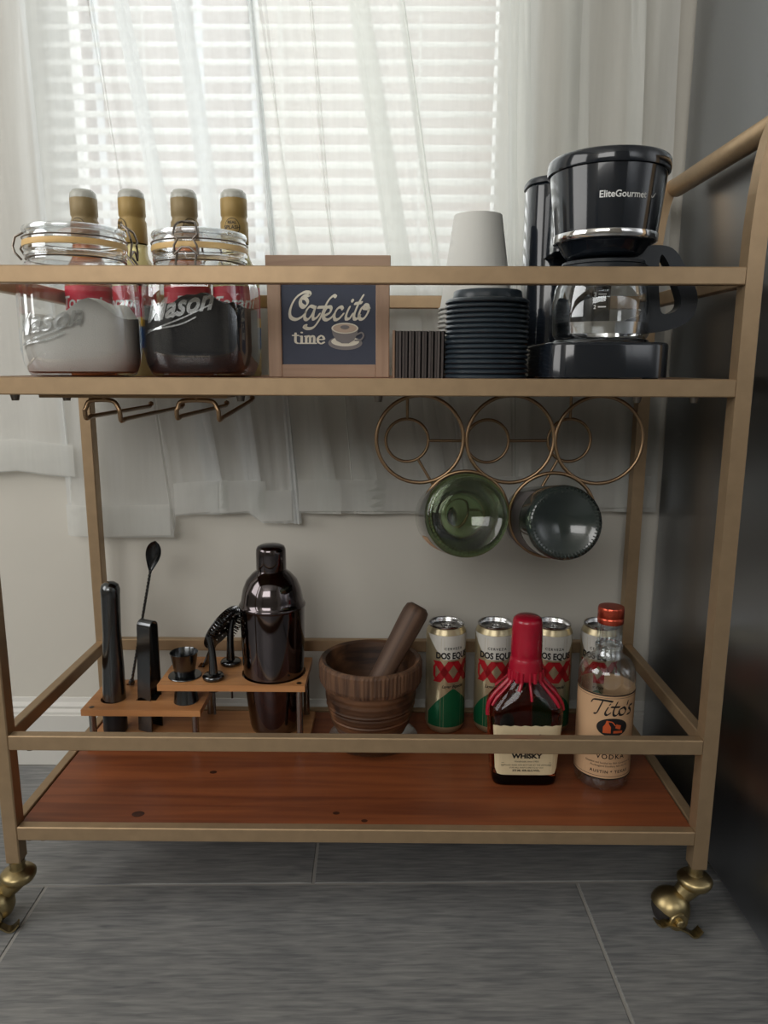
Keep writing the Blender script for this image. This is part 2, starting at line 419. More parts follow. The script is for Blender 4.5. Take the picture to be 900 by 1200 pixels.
# window: frame, meeting bars, pane, sill
win = thing('window_1', '', ''); del win['label'], win['category']; win['kind'] = 'structure'
bm = B(); fy0, fy1 = WY + .07, WY + .11
for a in ((wx0, wx0 + .03, wz0, wz1), (wx1 - .03, wx1, wz0, wz1), (wx0, wx1, wz0, wz0 + .03), (wx0, wx1, wz1 - .03, wz1)):
    box(bm, a[0], a[1], fy0, fy1, a[2], a[3])
obj('window_frame', bm, 'trimw', win)
obj('window_sill', box(B(), wx0, wx1, WY - .008, fy0, wz0 - .012, wz0 + .002, .002), 'trimw', win)
for a, b in ((wx0 + .03, wx1 - .03),):
    obj('pane', box(B(), a, b, WY + .088, WY + .0905, wz0 + .03, wz1 - .03), 'pane', win)
# blind
bl = thing('window_blind', 'white horizontal slat blind hanging in the window behind the sheer curtains', 'window blind', (-.115, WY + .035, wz0))
bx0, bx1 = wx0 + .006 + .115, wx1 - .03 + .115
bm = B()
ns = 4
xs = (bx0, bx1)
pr = [(-.0125 + .025 * k / 6, .0022 * (1 - ((k - 3) / 3) ** 2)) for k in range(7)]
top = [[bm.verts.new((x, y, z + .0008)) for y, z in pr] for x in xs]; bot = [[bm.verts.new((x, y, z)) for y, z in pr] for x in xs]
for k in range(6):
    bm.faces.new((top[0][k], top[0][k + 1], top[1][k + 1], top[1][k])).smooth = True
    bm.faces.new((bot[0][k], bot[1][k], bot[1][k + 1], bot[0][k + 1])).smooth = True
bm.faces.new((top[0][0], top[1][0], bot[1][0], bot[0][0])); bm.faces.new((top[0][6], bot[0][6], bot[1][6], top[1][6]))
s0 = obj('slat', bm, 'blind', bl, recalc=False); s0.location = (0, 0, .020); s0.rotation_euler = (R(34), 0, 0)
for k in range(1, 40):
    s = s0.copy(); C.objects.link(s); s.location = (0, 0, .020 + k * .0218)
obj('bottom_rail', box(B(), bx0, bx1, -.012, .012, .004, .014, .002), 'blind', bl)
for x in (-.19, 0, .19):
    bm = B()
    for y in (-.0125, .0125): box(bm, x - .0008, x + .0008, y - .0004, y + .0004, .01, .9)
    obj('ladder_cord', bm, 'blind', bl)
# the house across: pale walls seen through the slats
hb = thing('neighbour_building', 'pale pinkish building wall outside, glimpsed between the blind slats', 'building', (0, 2.2, 0))
for pa, pb in ((-200, 104), (122, 225), (241, 291), (306, 640)):
    a, b = at(pa, 150, 2.2).x, at(pb, 150, 2.2).x
    obj('wall_panel', box(B(), a, b, 0, .1, 0, 3.6, .01), 'pinkwall', hb)

# sheer curtains -------------------------------------------------------------
def curtain(name, label, cols, top, hems, m, y0, amp=.004):
    """cols: list of (px at y=0, px at y=600, depth offset); the cloth runs through them in order and doubles back at folds"""
    bm = B(); nz = 26; N = 5; ku = (len(cols) - 1) * N + 1; grid = []
    for r in range(nz + 1):
        row = []
        for k in range(ku):
            i = min(k // N, len(cols) - 2); t = k / N - i; t2 = t * t * (3 - 2 * t)
            xa = cols[i][0] * (1 - t) + cols[i + 1][0] * t; xb = cols[i][1] * (1 - t) + cols[i + 1][1] * t
            off = .6 * cols[i][2] * (1 - t2) + .6 * cols[i + 1][2] * t2
            hz = at(0, hems[i], y0).z * (1 - t) + at(0, hems[i + 1], y0).z * t
            z = top + (hz - top) * r / nz
            A = at(xa, 0, y0); Bp = at(xb, 600, y0)
            f = (A.z - z) / (A.z - Bp.z); x = A.x + (Bp.x - A.x) * f
            y = y0 + off + amp * .35 * sin(k * 1.7 + r * .25) + amp * .3 * sin(r * .8 + k * .6)
            row.append(bm.verts.new((x, y, z)))
        grid.append(row)
    for a, b in zip(grid, grid[1:]):
        for k in range(ku - 1): bm.faces.new((a[k], a[k + 1], b[k + 1], b[k])).smooth = True
    root = thing(name, label, 'curtain', (0, 0, 0))
    o = obj('sheer_cloth', bm, m, root, recalc=False)
    bm = B()   # stitched hem: a folded strip, a little below each edge
    g = grid
    return root, o
M['sheer'] = mat_sheer('sheer_white', .41, (244, 246, 246))
M['sheer2'] = mat_sheer('sheer_white_dense', .34, (244, 245, 242))
cy0 = .3235
L1 = [(-260, -240, 0), (-150, -120, .003), (-60, -30, -.003), (8, 20, .002), (30, 88, -.004), (22, 80, .003), (60, 112, .002), (103, 200, -.003), (108, 205, .001), (131, 226, .003),
      (150, 268, -.004), (132, 246, .001), (150, 262, .005), (197, 290, .002), (222, 312, -.005), (200, 292, 0), (221, 306, .004), (255, 325, .001), (289, 342, -.002), (296, 350, -.006), (290, 344, -.001), (298, 352, .002), (290, 344, .004), (298, 352, .007)]
H1 = [570, 560, 556, 552, 560, 628, 630, 628, 604, 602, 600, 602, 602, 600, 602, 600, 612, 612, 611, 612, 612, 612, 612, 612]
rootL, _ = curtain('curtain', 'sheer white curtain panel behind the jars and syrup bottles', L1, 1.62, H1, 'sheer', cy0)
L2 = [(292, 350, .004), (302, 400, -.004), (312, 372, .003), (335, 450, .001), (362, 415, -.003), (366, 420, .002), (405, 470, .003), (432, 530, -.005), (408, 498, .001), (432, 520, .005),
      (455, 540, .001), (474, 555, -.003), (466, 545, .002), (540, 575, .003), (590, 600, -.001), (606, 606, .002), (622, 622, -.005), (598, 600, .004), (625, 622, .006), (660, 655, -.002), (692, 685, .004), (660, 655, .006), (720, 705, .002),
      (757, 735, -.005), (740, 720, .001), (764, 742, .005), (797, 768, -.003)]
H2 = [600] * 8 + [608, 606, 600, 597] + [596] * 15
rootR, _ = curtain('curtain', 'sheer white curtain panel behind the sign, cups and coffee maker', L2, 1.62, H2, 'sheer2', cy0 - .001)
for rt_, c_, h_ in ((rootL, L1, H1), (rootR, L2, H2)):
    bm = B()
    for i in range(len(c_) - 1):
        if h_[i] != h_[i + 1] and abs(h_[i] - h_[i + 1]) > 20: continue
        a = at(c_[i][1], h_[i] - 1, cy0 - .0075); b = at(c_[i + 1][1], h_[i + 1] - 1, cy0 - .0075)
        if b.x - a.x < .012: continue
        vs = [bm.verts.new(p) for p in (a, b, b + Vector((0, 0, .045)), a + Vector((0, 0, .045)))]; bm.faces.new(vs)
    obj('hem', bm, 'sheer2', rt_, recalc=False)

# black appliance beside the cart ------------------------------------------------
fr = thing('refrigerator', 'tall black satin refrigerator side standing beside the cart handle', 'refrigerator', (FX + .36, -.02, 0))
obj('cabinet', box(B(), -.36, .34, -.34, .352, .02, 1.85, .006, 3), 'fridge', fr)
obj('door', box(B(), -.355, .34, -.41, -.345, .06, 1.85, .01, 3), 'fridge', fr)
obj('door_handle', tube(B(), [(.28, -.42, .7), (.28, -.455, .72), (.28, -.455, 1.4), (.28, -.42, 1.42)], .009), 'gunm', fr)
for x in (-.32, .30):
    for y in (-.3, .31): obj('foot', lathe(B(), [(0, 0), (.018, 0), (.018, .02), (0, .02)], 16, (x, y, 0)), 'blackm', fr)

# ---------------------------------------------------------------- bar cart
cart = thing('bar_cart', 'gold metal two-tier bar cart on casters with a curved push handle', 'bar cart')
W2, T, RD, D = .37, .016, .012, .2833
PB = .071
def leg(pts): return obj('leg', tube(B(), pts, 0, rect=(.018, T), ref=Vector((0, 1, 0))), 'gold', cart)
def vleg(x, y):
    return obj('leg', box(B(), x - T / 2, x + T / 2, y, y + .018, PB, .705, .0012, 1), 'gold', cart)
vleg(-W2 - T / 2, 0); vleg(-W2 - T / 2, D)
hx, hz = .401, .842
for y in (0, D):
    path = [(W2 + T / 2, y + .009, PB), (W2 + T / 2, y + .009, .40), (W2 + T / 2, y + .009, .70)] + \
           [(W2 + T / 2 + .021 * (1 - cos(t * pi / 2)) , y + .009, .70 + (hz - .70) * sin(t * pi / 2) ** .9) for t in (.15, .3, .45, .6, .75, .9, 1)]
    bm = tube(B(), path, 0, rect=(T, .018), ref=Vector((0, 1, 0)))
    bmesh.ops.bevel(bm, geom=[e for e in bm.edges if len(e.link_faces) == 2 and e.calc_face_angle(0) > 1.2], offset=.0012, segments=1, affect='EDGES')
    obj('leg', bm, 'gold', cart)
obj('push_handle', lathe(B(), [(0, 0), (.0105, 0), (.0115, .001), (.0115, D - .019), (.0105, D - .018), (0, D - .018)], 24), 'gold', cart, 'round gold push handle tube').matrix_local = Matrix.Translation((hx - .001, .018, hz - .004)) @ Matrix.Rotation(-pi / 2, 4, 'X')
def rails(z0, z1, nm, side=True):
    for y in (0, D + .018 - RD): obj(nm, box(B(), -W2 - .0002, W2 + .0002, y, y + RD, z0, z1, .001, 1), 'gold', cart)
    for x in (-W2 - T + .002, W2 + .002): obj(nm, box(B(), x, x + RD, .018, D, z0, z1, .001, 1), 'gold', cart)
rails(.6886, .7050, 'guard_rail'); rails(.5837, .6008, 'shelf_frame')
rails(.2073, .2240, 'guard_rail'); rails(.1001, .1161, 'shelf_frame')
obj('shelf_panel', box(B(), -W2 + .001, W2 - .001, RD + .0005, D + .004, .588, SH, .0008, 1), mat_wood('upper_shelf_pine', (150, 84, 52), (112, 58, 36), 'x', 22, .3), cart, 'stained wood upper shelf board')
lp = obj('shelf_panel', box(B(), -W2 - .001, W2 + .001, RD + .0005, D + .004, .103, LO, .0008, 1), 'panel', cart, 'reddish brown stained wood lower shelf board with small knots')
bm = B()
for px, py, r in ((162, 954, .0055), (394, 953, .003), (427, 962, .0028), (250, 905, .0035)):
    p = at(px, py, 0); v = p - Vector((CX, -CD, CH)); k = (LO - CH) / v.z; p = Vector((CX, -CD, CH)) + v * k
    obj('knot', ell(B(), p.x, p.y, r * 1.3, r, LO + .0002, 16), 'knot', lp)
# bolts under the rails and little pads
for px, py in ((15, 460), (76, 463), (281, 463), (443, 467), (748, 467), (815, 466)): obj('bolt', lathe(B(), [(0, -.0065), (.0035, -.0065), (.005, 0), (0, 0)], 10, (at(px, py, .02).x, .024, .5837)), 'wire', cart)
for x in (-.36, -.345, .33, .31): obj('bolt', lathe(B(), [(0, -.004), (.004, -.003), (.005, 0), (0, 0)], 10, (x, .008, .1001)), 'wire', cart)
for x in (-.35, .33): obj('bolt', lathe(B(), [(0, -.003), (.005, -.002), (.006, 0), (0, 0)], 10, (x, .008, .2073)), 'wire', cart)
# casters
def caster(x, y, rz):
    mt = Matrix.Translation((x, y, 0)) @ Matrix.Rotation(rz, 4, 'Z')
    stem = lathe(B(), [(0, .046), (.016, .046), (.0185, .050), (.0190, .054), (.0165, .057), (.0085, .060), (.0075, .064), (.0085, .066), (.0075, .069), (.0085, .071), (0, .0715)], 24)
    o = obj('caster', xf(stem, mt), 'brass', cart, 'brass swivel caster with hooded ball wheel')
    wy, wz, wr = -.027, .0205, .0200
    hood = B()
    lathe(hood, [(0, -.0205), (.008, -.0200), (.0155, -.0155), (.0205, -.0075), (.0220, 0), (.0205, .0075), (.0155, .0155), (.008, .0200), (0, .0205)], 28)
    for v in hood.verts: v.co = Vector((v.co.z, v.co.y, v.co.x))
    bmesh.ops.bisect_plane(hood, geom=hood.verts[:] + hood.edges[:] + hood.faces[:], plane_co=(0, 0, -.003), plane_no=(0, .45, .9), clear_inner=True)
    xf(hood, Matrix.Translation((0, wy, wz + .001)))
    tube(hood, [(0, -.002, .050), (0, -.008, .042), (0, -.015, .034)], [.014, .012, .010], 14)
    obj('hood', xf(hood, mt), 'brass', o)
    wh = B()
    lathe(wh, [(0, -.015), (.011, -.0145), (.0175, -.009), (wr, 0), (.0175, .009), (.011, .0145), (0, .015)], 22)
    for v in wh.verts: v.co = Vector((v.co.z, v.co.y + wy, v.co.x + wz))
    obj('wheel', xf(wh, mt), 'wheel', o)
    bk = B()
    lathe(bk, [(0, .0175), (.0105, .0175), (.0110, .0200), (.0100, .0215), (.0050, .0218), (.0050, .0250), (.0035, .0262), (0, .0265)], 18)
    for v in bk.verts: v.co = Vector((v.co.z, v.co.y + wy, v.co.x + wz - .003))
    strip = [(.021, -.055, .023), (.0215, -.049, .0185), (.0215, -.042, .0195), (.0215, -.034, .0165), (.0215, wy, .0130), (.0215, -.019, .0085), (.0215, -.012, .0020), (.0215, -.006, .0022), (.021, -.001, .0075)]
    tube(bk, smooth_path(strip, 3), 0, rect=(.0018, .0105), ref=Vector((1, 0, 0)))
    obj('brake_lever', xf(bk, mt), 'brass', o)
caster(W2 + T / 2, .009, R(-82)); caster(-W2 - T / 2, .009, R(-70)); caster(W2 + T / 2, D + .009, R(-82)); caster(-W2 - T / 2, D + .009, R(-70))
# hanging stemware rack
gr = obj('glass_rack', box(B(), -.312, -.125, .012, .245, .5805, .5837, .0006, 1), 'rackmetal', cart, 'wire stemware rack under the upper shelf')
def hook(pxl, pxr, bl_, br_):
    a = at(*pxl, .03); b = at(*pxr, .03); c = at(*bl_, .24); d = at(*br_, .24)
    zt = .577
    p = [c + Vector((0, .004, .004)), c, a + Vector((0, .012, .001)), a, a + Vector((0, -.002, .008)), Vector((a.x + .001, .028, zt - .008)), Vector((a.x + .006, .03, zt)), Vector((b.x - .008, .03, zt)), Vector((b.x - .001, .028, zt - .008)), b + Vector((0, -.002, .008)), b, b + Vector((0, .012, .001)), d, d + Vector((0, .004, .004))]
    bm = B(); tube(bm, [p[0], p[1]] + smooth_path(p[2:12], 4) + p[12:], .0024, 8)
    for e in (c, d): lathe(bm, [(0, -.0035), (.003, -.002), (.0035, 0), (.003, .002), (0, .0035)], 10, (e.x, e.y + .004, e.z + .003))
    tube(bm, [(a.x + .02, .03, zt), (a.x + .02, .03, .582)], .0024, 8)
    obj('hanger_wire', bm, 'rackmetal', gr)
hook((101, 490), (142, 493), (176, 476), (213, 477)); hook((208, 490), (257, 492), (265, 475), (295, 469))
# wine bottle rack of rings
FYr, BYr = .09, .19
fc = [at(492, 515, FYr), at(598, 515, FYr), at(702, 516, FYr), at(545, 602, FYr), at(647, 604, FYr)]
bc = [at(477, 516, BYr), at(571, 517, BYr), at(667, 516, BYr), at(524, 597, BYr), at(619, 598, BYr)]
wr = obj('wine_rack', tube(B(), [fc[0] + Vector((0, 0, .0486)), fc[0] + Vector((0, 0, .052))], .003), 'rackmetal', cart, 'bronze ring rack for five wine bottles')
def ring(c, r, t): return tube(B(), arcp(c, r, 0, 2 * pi * (1 - 1 / 48), 47, 'xz'), t, 8, closed=True)
for c in fc: obj('ring', ring(c, .0480, .0021), 'rackmetal', wr)
for c in bc: obj('neck_ring', ring(c, .0263, .0019), 'rackmetal', wr)
rr = .0263
def link(a, b): obj('link_rod', tube(B(), [a, b], .0018, 8), 'rackmetal', wr)
def toward(a, b, r): return a + (b - a).normalized() * r
for a, b in ((bc[0], bc[1]), (bc[1], bc[2]), (bc[0], bc[3]), (bc[2], bc[4]), (bc[3], bc[4])): link(toward(a, b, rr), toward(b, a, rr))
for c in (bc[0], bc[2]): link(c + Vector((0, 0, rr)), Vector((c.x, c.y, .588)))
for c in (fc[0], fc[1], fc[2]): link(c + Vector((0, 0, .047)), Vector((c.x, c.y, .588)))
obj('mounting_rod', tube(B(), [(bc[0].x - .01, BYr, .586), (bc[2].x + .02, BYr, .586)], .003, 8), 'rackmetal', wr)

# ---------------------------------------------------------------- bottles lying in the rack
def wine(name, label, px, r, to, m, base_m, extra):
    b = at(px[0], px[1], -.002); t = Vector((to.x, .19, to.z - .009))
    d = (t - b).normalized()
    q = Vector((0, 0, 1)).rotation_difference(d)
    root = thing(name, label, 'wine bottle', b); root.rotation_mode = 'QUATERNION'; root.rotation_quaternion = q
    k = r
    prof = [(0, .012), (k * .35, .009), (k * .66, .004), (k * .80, .0005), (k * .88, 0), (k * .97, .003), (k, .010), (k, .155), (k * .93, .175), (k * .62, .198), (k * .42, .212), (.0155, .225), (.0140, .270), (.0140, .279)]
    inn = [(.0105, .279), (.0115, .225), (k * .36, .21), (k * .56, .195), (k * .88, .173), (k - .003, .155), (k - .003, .014), (k * .66, .009), (k * .35, .014), (0, .017)]
    obj('body', lathe(B(), prof + inn, 48), m, root)
    obj('lip', lathe(B(), [(.0145, .262), (.0160, .263), (.0160, .274), (.0145, .2755), (.0142, .2755), (.0142, .262)], 24), base_m, root)
    obj('cork', lathe(B(), [(0, .262), (.0103, .262), (.0103, .281), (0, .281)], 16), 'bamboo', root)
    bm = B()
    for i in range(56):
        a = 2 * pi * i / 56
        box(bm, -.0005, .0005, -.0025, .0025, -.0008, .0006)
        vs = bm.verts[-8:]; mm = Matrix.Rotation(a, 4, 'Z') @ Matrix.Translation((0, k * .86, .0003))
        for v in vs: v.co = mm @ v.co
    obj('knurling', bm, m, root)
    extra(root, k)
    return root
def ex1(root, k): obj('label', wrap(poly(B(), [(-.045, .05), (.045, .05), (.045, .13), (-.045, .13)]), k + .0003, a0=pi / 2), 'labelt', root)
def ex2(root, k):
    obj('label', wrap(poly(B(), [(-.05, .045), (.05, .045), (.05, .135), (-.05, .135)]), k + .0003, a0=pi * .9), 'grey', root, 'pale paper label on the side')
wine('wine_bottle', 'green glass wine bottle lying in the wine rack with its base towards the room', (548, 604), .0428, bc[3], 'greeng', 'greeng', ex1)
wine('wine_bottle', 'nearly black wine bottle lying in the wine rack beside the green one', (663, 613), .0383, bc[4], 'darkg', 'darkg', ex2)

# ---------------------------------------------------------------- storage jars
def jar(label, loc, rz, hw, clasp_front, lz):
    t = thing('storage_jar', label, 'jar', loc, rz, None)
    p = 3.2
    out = [(0, .002), (hw * .70, .002), (hw * .80, 0), (hw * .88, .003), (hw * .96, .014), (hw, .028), (hw, .085), (hw * .985, .097), (hw * .93, .108), (hw * .84, .116), (hw * .80, .119), (hw * .80, .128), (hw * .84, .129), (hw * .84, .133)]
    obj('glass_body', lathe(B(), out[:8], 56, power=3.0), 'jarglass', t)
    bm = B(); n = 56; pw = [3.0, 2.8, 2.5, 2.2, 2.05, 2, 2, 2]; prs = out[7:]
    rings = []
    for (r, z), q in zip(prs, pw):
        rings.append([bm.verts.new((r * (abs(cos(a)) ** q + abs(sin(a)) ** q) ** (-1 / q) * cos(a), r * (abs(cos(a)) ** q + abs(sin(a)) ** q) ** (-1 / q) * sin(a), z)) for a in [2 * pi * i / n for i in range(n)]])
    for a, b in zip(rings, rings[1:]):
        for i in range(n): bm.faces.new((a[i], a[(i + 1) % n], b[(i + 1) % n], b[i])).smooth = True
    obj('shoulder', bm, 'jarglass', t)
    obj('gasket', lathe(B(), [(hw * .78, .1325), (hw * .85, .1328), (hw * .86, .1355), (hw * .85, .1385), (hw * .78, .139)], 48), 'gasket', t)
    obj('lid', lathe(B(), [(hw * .80, .138), (hw * .84, .138), (hw * .845, .142), (hw * .80, .147), (hw * .79, .149), (hw * .80, .1515), (hw * .78, .153), (hw * .70, .1545), (0, .1545)], 48), 'jarglass', t)
    obj('lid_rim', lathe(B(), [(hw * .80, .1470), (hw * .835, .1478), (hw * .845, .1500), (hw * .83, .1525), (hw * .79, .1530)], 48), 'emboss', t)
    obj('neck_ridge', lathe(B(), [(hw * .80, .1225), (hw * .835, .1235), (hw * .84, .1260), (hw * .80, .1275)], 48), 'emboss', t)
    wb = B(); ca = clasp_front
    mt = Matrix.Rotation(ca, 4, 'Z')
    tube(wb, arcp((0, 0, .121), hw * .815, 0, 2 * pi * 47 / 48, 47, 'xy'), .0009, 6, closed=True)
    tube(wb, arcp((0, 0, .1415), hw * .85, 0, 2 * pi * 47 / 48, 47, 'xy'), .0007, 6, closed=True)
    y = hw * .87
    for s in (-1, 1):   # front clasp at -y, hinge at +y
        tube(wb, [mt @ Vector(p) for p in [(s * .009, -y, .156), (s * .011, -y - .005, .152), (s * .0125, -y - .008, .143), (s * .008, -y - .008, .139), (s * .0115, -y - .008, .133), (s * .0125, -y - .007, .124)]], .0012, 7)
        tube(wb, [mt @ Vector(p) for p in [(s * .0105, y, .121), (s * .012, y + .006, .128), (s * .009, y + .009, .135), (s * .011, y + .005, .144), (s * .009, y - .006, .150)]], .0012, 7)
    tube(wb, [mt @ Vector(p) for p in [(-.009, -y, .156), (-.006, -y + .003, .1575), (.006, -y + .003, .1575), (.009, -y, .156)]], .0012, 7)
    tube(wb, [mt @ Vector(p) for p in [(-.010, -y - .002, .127), (-.010, -y - .010, .116), (-.010, -y - .012, .100), (-.008, -y - .012, .0975), (.008, -y - .012, .0975), (.010, -y - .012, .100), (.010, -y - .010, .116), (.010, -y - .002, .127)]], .0012, 7)
    tube(wb, [mt @ Vector(p) for p in [(-.0125, -y - .007, .124), (-.004, -y - .008, .131), (.004, -y - .008, .131), (.0125, -y - .007, .124)]], .0012, 7)
    obj('wire_bail', wb, 'wire', t)
    # raised script on the front
    bm = B(); text(bm, 'Mason', 0, 0, .029, shear=.35, bold=.0006)
    nib(bm, [[(-.042, -.012), (-.02, -.008), (.01, -.003), (.038, .004)], [(-.038, -.009), (0, -.010), (.02, -.006)]], 1, 0, 0, .001, .0008)
    ea = -rz
    for v in bm.verts:
        a = -pi / 2 + ea + (v.co.x - .012) / hw * .9
        k = hw * (abs(cos(a)) ** 3 + abs(sin(a)) ** 3) ** (-1 / 3) + .0006
        v.co = Vector((k * cos(a), k * sin(a), lz + v.co.y + v.co.x * .18))
    bmesh.ops.solidify(bm, geom=bm.faces[:], thickness=.0008)
    obj('embossed_lettering', bm, 'emboss', t)
    return t
jl = Vector((-.299, .098, SH)); jr = Vector((-.1735, .125, SH))
jar('clip-top glass jar half full of white sugar with its wire clasp turned sideways', jl, R(22), .0615, R(70), .047)
jar('clip-top glass jar of dark ground coffee with its wire clasp facing front', jr, R(-2), .0605, R(2), .064)
def fill(name, label, cat, loc, rz, hw, hfun, m):
    bm = B(); n = 48; rings = []
    lv = [(.80, .004), (.90, .006), (.955, .016), (.955, .030)]
    for r, z in lv: rings.append([(r, z)] * n)
    bm_r = []
    for r, z in lv:
        bm_r.append([bm.verts.new((hw * r * (abs(cos(a)) ** 3 + abs(sin(a)) ** 3) ** (-1 / 3) * cos(a), hw * r * (abs(cos(a)) ** 3 + abs(sin(a)) ** 3) ** (-1 / 3) * sin(a), z)) for a in [2 * pi * i / n for i in range(n)]])
    for r in (.955, .85, .7, .5, .3, .12):
        row = []
        for i in range(n):
            a = 2 * pi * i / n; k = hw * r * (abs(cos(a)) ** 3 + abs(sin(a)) ** 3) ** (-1 / 3)
            x, y = k * cos(a), k * sin(a); wx = x * cos(rz) - y * sin(rz)
            row.append(bm.verts.new((x, y, hfun(wx / hw, r, a))))
        bm_r.append(row)
    for a, b in zip(bm_r, bm_r[1:]):
        for i in range(n): bm.faces.new((a[i], a[(i + 1) % n], b[(i + 1) % n], b[i])).smooth = True
    bm.faces.new(bm_r[0][::-1]); c = bm.verts.new((0, 0, hfun(0, 0, 0)))
    for i in range(n): bm.faces.new((bm_r[-1][i], bm_r[-1][(i + 1) % n], c)).smooth = True
    o = obj(name, bm, m); o.location = loc; o.rotation_euler = (0, 0, rz); tag(o, label, cat, kind='stuff'); return o
def sug(u, r, a):   # dips left of centre, mound right of centre
    return .060 + .020 * math.exp(-((u - .45) / .28) ** 2) + .007 * math.exp(-((u + .9) / .3) ** 2) - .006 * math.exp(-((u + .15) / .22) ** 2) + .0012 * sin(9 * u + 5 * r * sin(a))
def cof(u, r, a): return .074 + .012 * math.exp(-((u - .15) / .4) ** 2) + .0018 * sin(13 * u + 2 * a) + .0012 * sin(23 * u + 3 * a * r)
fill('sugar', 'white sugar heaped in a mound inside the glass jar', 'sugar', jl, R(22), .0615, sug, 'sugar')
fill('ground_coffee', 'dark ground coffee inside the jar whose clasp faces front', 'coffee', jr, R(-2), .0605, cof, 'coffee')

# ---------------------------------------------------------------- syrup bottles
def syrup(label, px, syr, foil, rz):
    p = at(px, 430, .235); t = thing('syrup_bottle', label, 'bottle', (p.x, .235, SH), rz)
    obj('body', lathe(B(), [(0, .003), (.022, .002), (.0275, 0), (.0290, .004), (.0290, .030), (.0285, .034), (.0285, .108), (.0290, .112), (.0285, .120), (.024, .133), (.0180, .143), (.0165, .150), (.0165, .158), (0, .158)], 32), syr, t)
    obj('neck_sleeve', lathe(B(), [(.0165, .160), (.0170, .161), (.0168, .185), (.0152, .188), (.0150, .191), (.0162, .193), (.0162, .212), (.0150, .214)], 28), foil, t)
    obj('dust_cap', lathe(B(), [(.0158, .206), (.0160, .213), (.0152, .219), (.0120, .2225), (0, .2235)], 24), 'capc', t)
    r = .0288
    lb = obj('label', wrap(poly(B(), [(-.055, .034), (.055, .034), (.055, .108), (-.055, .108)]), r), 'lred', t, 'red, yellow and blue wrapped label')
    obj('blue_band', wrap(poly(B(), [(-.055, .034), (.055, .034), (.055, .060), (-.055, .060)], .0002), r), 'lblue', lb)
    obj('yellow_band', wrap(poly(B(), [(-.055, .060), (.055, .060), (.055, .071), (-.055, .071)], .0002), r), 'lyel', lb)
    bm = text(B(), 'Torani', 0, .082, .020, shear=.25, bold=.0004, z=.0005); text(bm, 'VANILLA', 0, .048, .0075, z=.0005); text(bm, 'SYRUP', 0, .040, .0045, z=.0005)
    obj('lettering', wrap(bm, r), 'white', lb)
    bm = ell(B(), 0, .1775, .0092, .0108, .0004); obj('badge', wrap(bm, .0171), 'ink', t)
    bm = ell(B(), 0, .1775, .0085, .0101, .0006); obj('badge_face', wrap(bm, .0171), foil, t)
    bm = text(B(), 'REAL', 0, .1815, .0045, z=.0009, bold=.0001); text(bm, 'SPLASH', 0, .1755, .0058, z=.0009, bold=.0001); text(bm, 'OF FLAVOR', 0, .1712, .0032, z=.0009)
    obj('badge_lettering', wrap(bm, .0171), 'ink', t)
syrup('syrup bottle with olive neck sleeve rising behind the sugar jar, badge near its middle', 111, 'syrd', 'foil', R(-8))
syrup('pale yellow syrup bottle standing in the gap between the two glass jars', 165, 'syrp', 'foil2', R(-38))
syrup('brown syrup bottle whose cap rises straight above the coffee jar lid', 224, 'syrd', 'foil', R(38))
syrup('golden syrup bottle at the sign end of the bottle row, its badge facing front', 280, 'syrp', 'foil2', R(2))

# ---------------------------------------------------------------- coffee sign
sg = thing('sign', 'small wood-framed navy sign reading Cafecito time with a cup drawing', 'sign', (-.0315, .105, SH))
sw, sh, bw = .0665, .1285, .0150
for s in (-1, 1): obj('frame_side', box(B(), min(s * sw, s * (sw - bw)), max(s * sw, s * (sw - bw)), 0, .022, .0002, sh - .0002 - bw * .0, .0008, 1), 'signwood', sg)
obj('frame_bottom', box(B(), -sw + bw, sw - bw, .0002, .022, .0002, .0142, .0006, 1), 'signwoodh', sg)
obj('frame_top', box(B(), -sw - .001, sw + .001, -.0006, .0225, sh - .0135, sh + .0008, .0006, 1), 'signwoodh', sg)
obj('face_panel', box(B(), -sw + bw - .001, sw - bw + .001, .003, .018, .012, sh - .012), 'slate', sg)
sx, sz = .00018, 1
def spx(x, y): # photograph crop of the sign (5.625 px per px) to sign-face units
    p = at(310 + x / 5.625, 290 + y / 5.625, .108); return (p.x + .0315, p.z - SH)
def scr(strokes, wd, th, ang=45, z=0):
    return [[spx(*p) for p in st] for st in strokes]
caf = [
 [(262,390),(240,372),(245,340),(272,338),(285,365),(262,395),(238,380),(236,345),(262,318),(290,318),(302,310),(290,295),(255,298),(205,335),(172,400),(170,455),(205,475),(245,458),(272,430)],
 [(330,395),(300,388),(272,425),(265,465),(285,475),(315,440),(335,395),(322,440),(322,472),(345,462),(362,440)],
 [(470,325),(455,318),(425,345),(395,400),(365,470),(325,525),(285,535),(260,520),(275,515)], [(355,395),(430,392)],
 [(395,450),(430,430),(440,400),(420,392),(395,425),(388,462),(410,478),(440,462),(462,435)],
 [(515,405),(505,392),(480,405),(460,445),(465,475),(490,470),(518,440)],
 [(560,395),(540,440),(538,470),(560,468),(580,440)], [(578,348),(582,354)],
 [(650,318),(620,370),(592,440),(592,470),(610,470),(628,450)], [(598,370),(640,364)],
 [(665,385),(640,400),(622,445),(632,472),(658,465),(685,420),(682,385),(662,378),(655,400),(690,405)]]
bm = B()
nib(bm, scr(caf, 0, 0), 1, 0, 0, .0021, .0009, 50, .0004)
tm_ = [[(205,565),(205,620),(220,632)],[(188,580),(222,580)],[(245,585),(245,632)],[(238,585),(245,585)],[(235,632),(256,632)],[(245,560),(246,562)],
 [(275,585),(275,632)],[(266,632),(286,632)],[(268,586),(275,586)],[(275,595),(290,583),(300,592),(300,632)],[(292,632),(310,632)],[(300,595),(316,583),(327,592),(327,632)],[(318,632),(338,632)],
 [(352,606),(390,606),(386,588),(370,582),(352,600),(355,625),(375,634),(392,625)]]
nib(bm, scr(tm_, 0, 0), 1, 0, 0, .0014, .0007, 0, .0004)
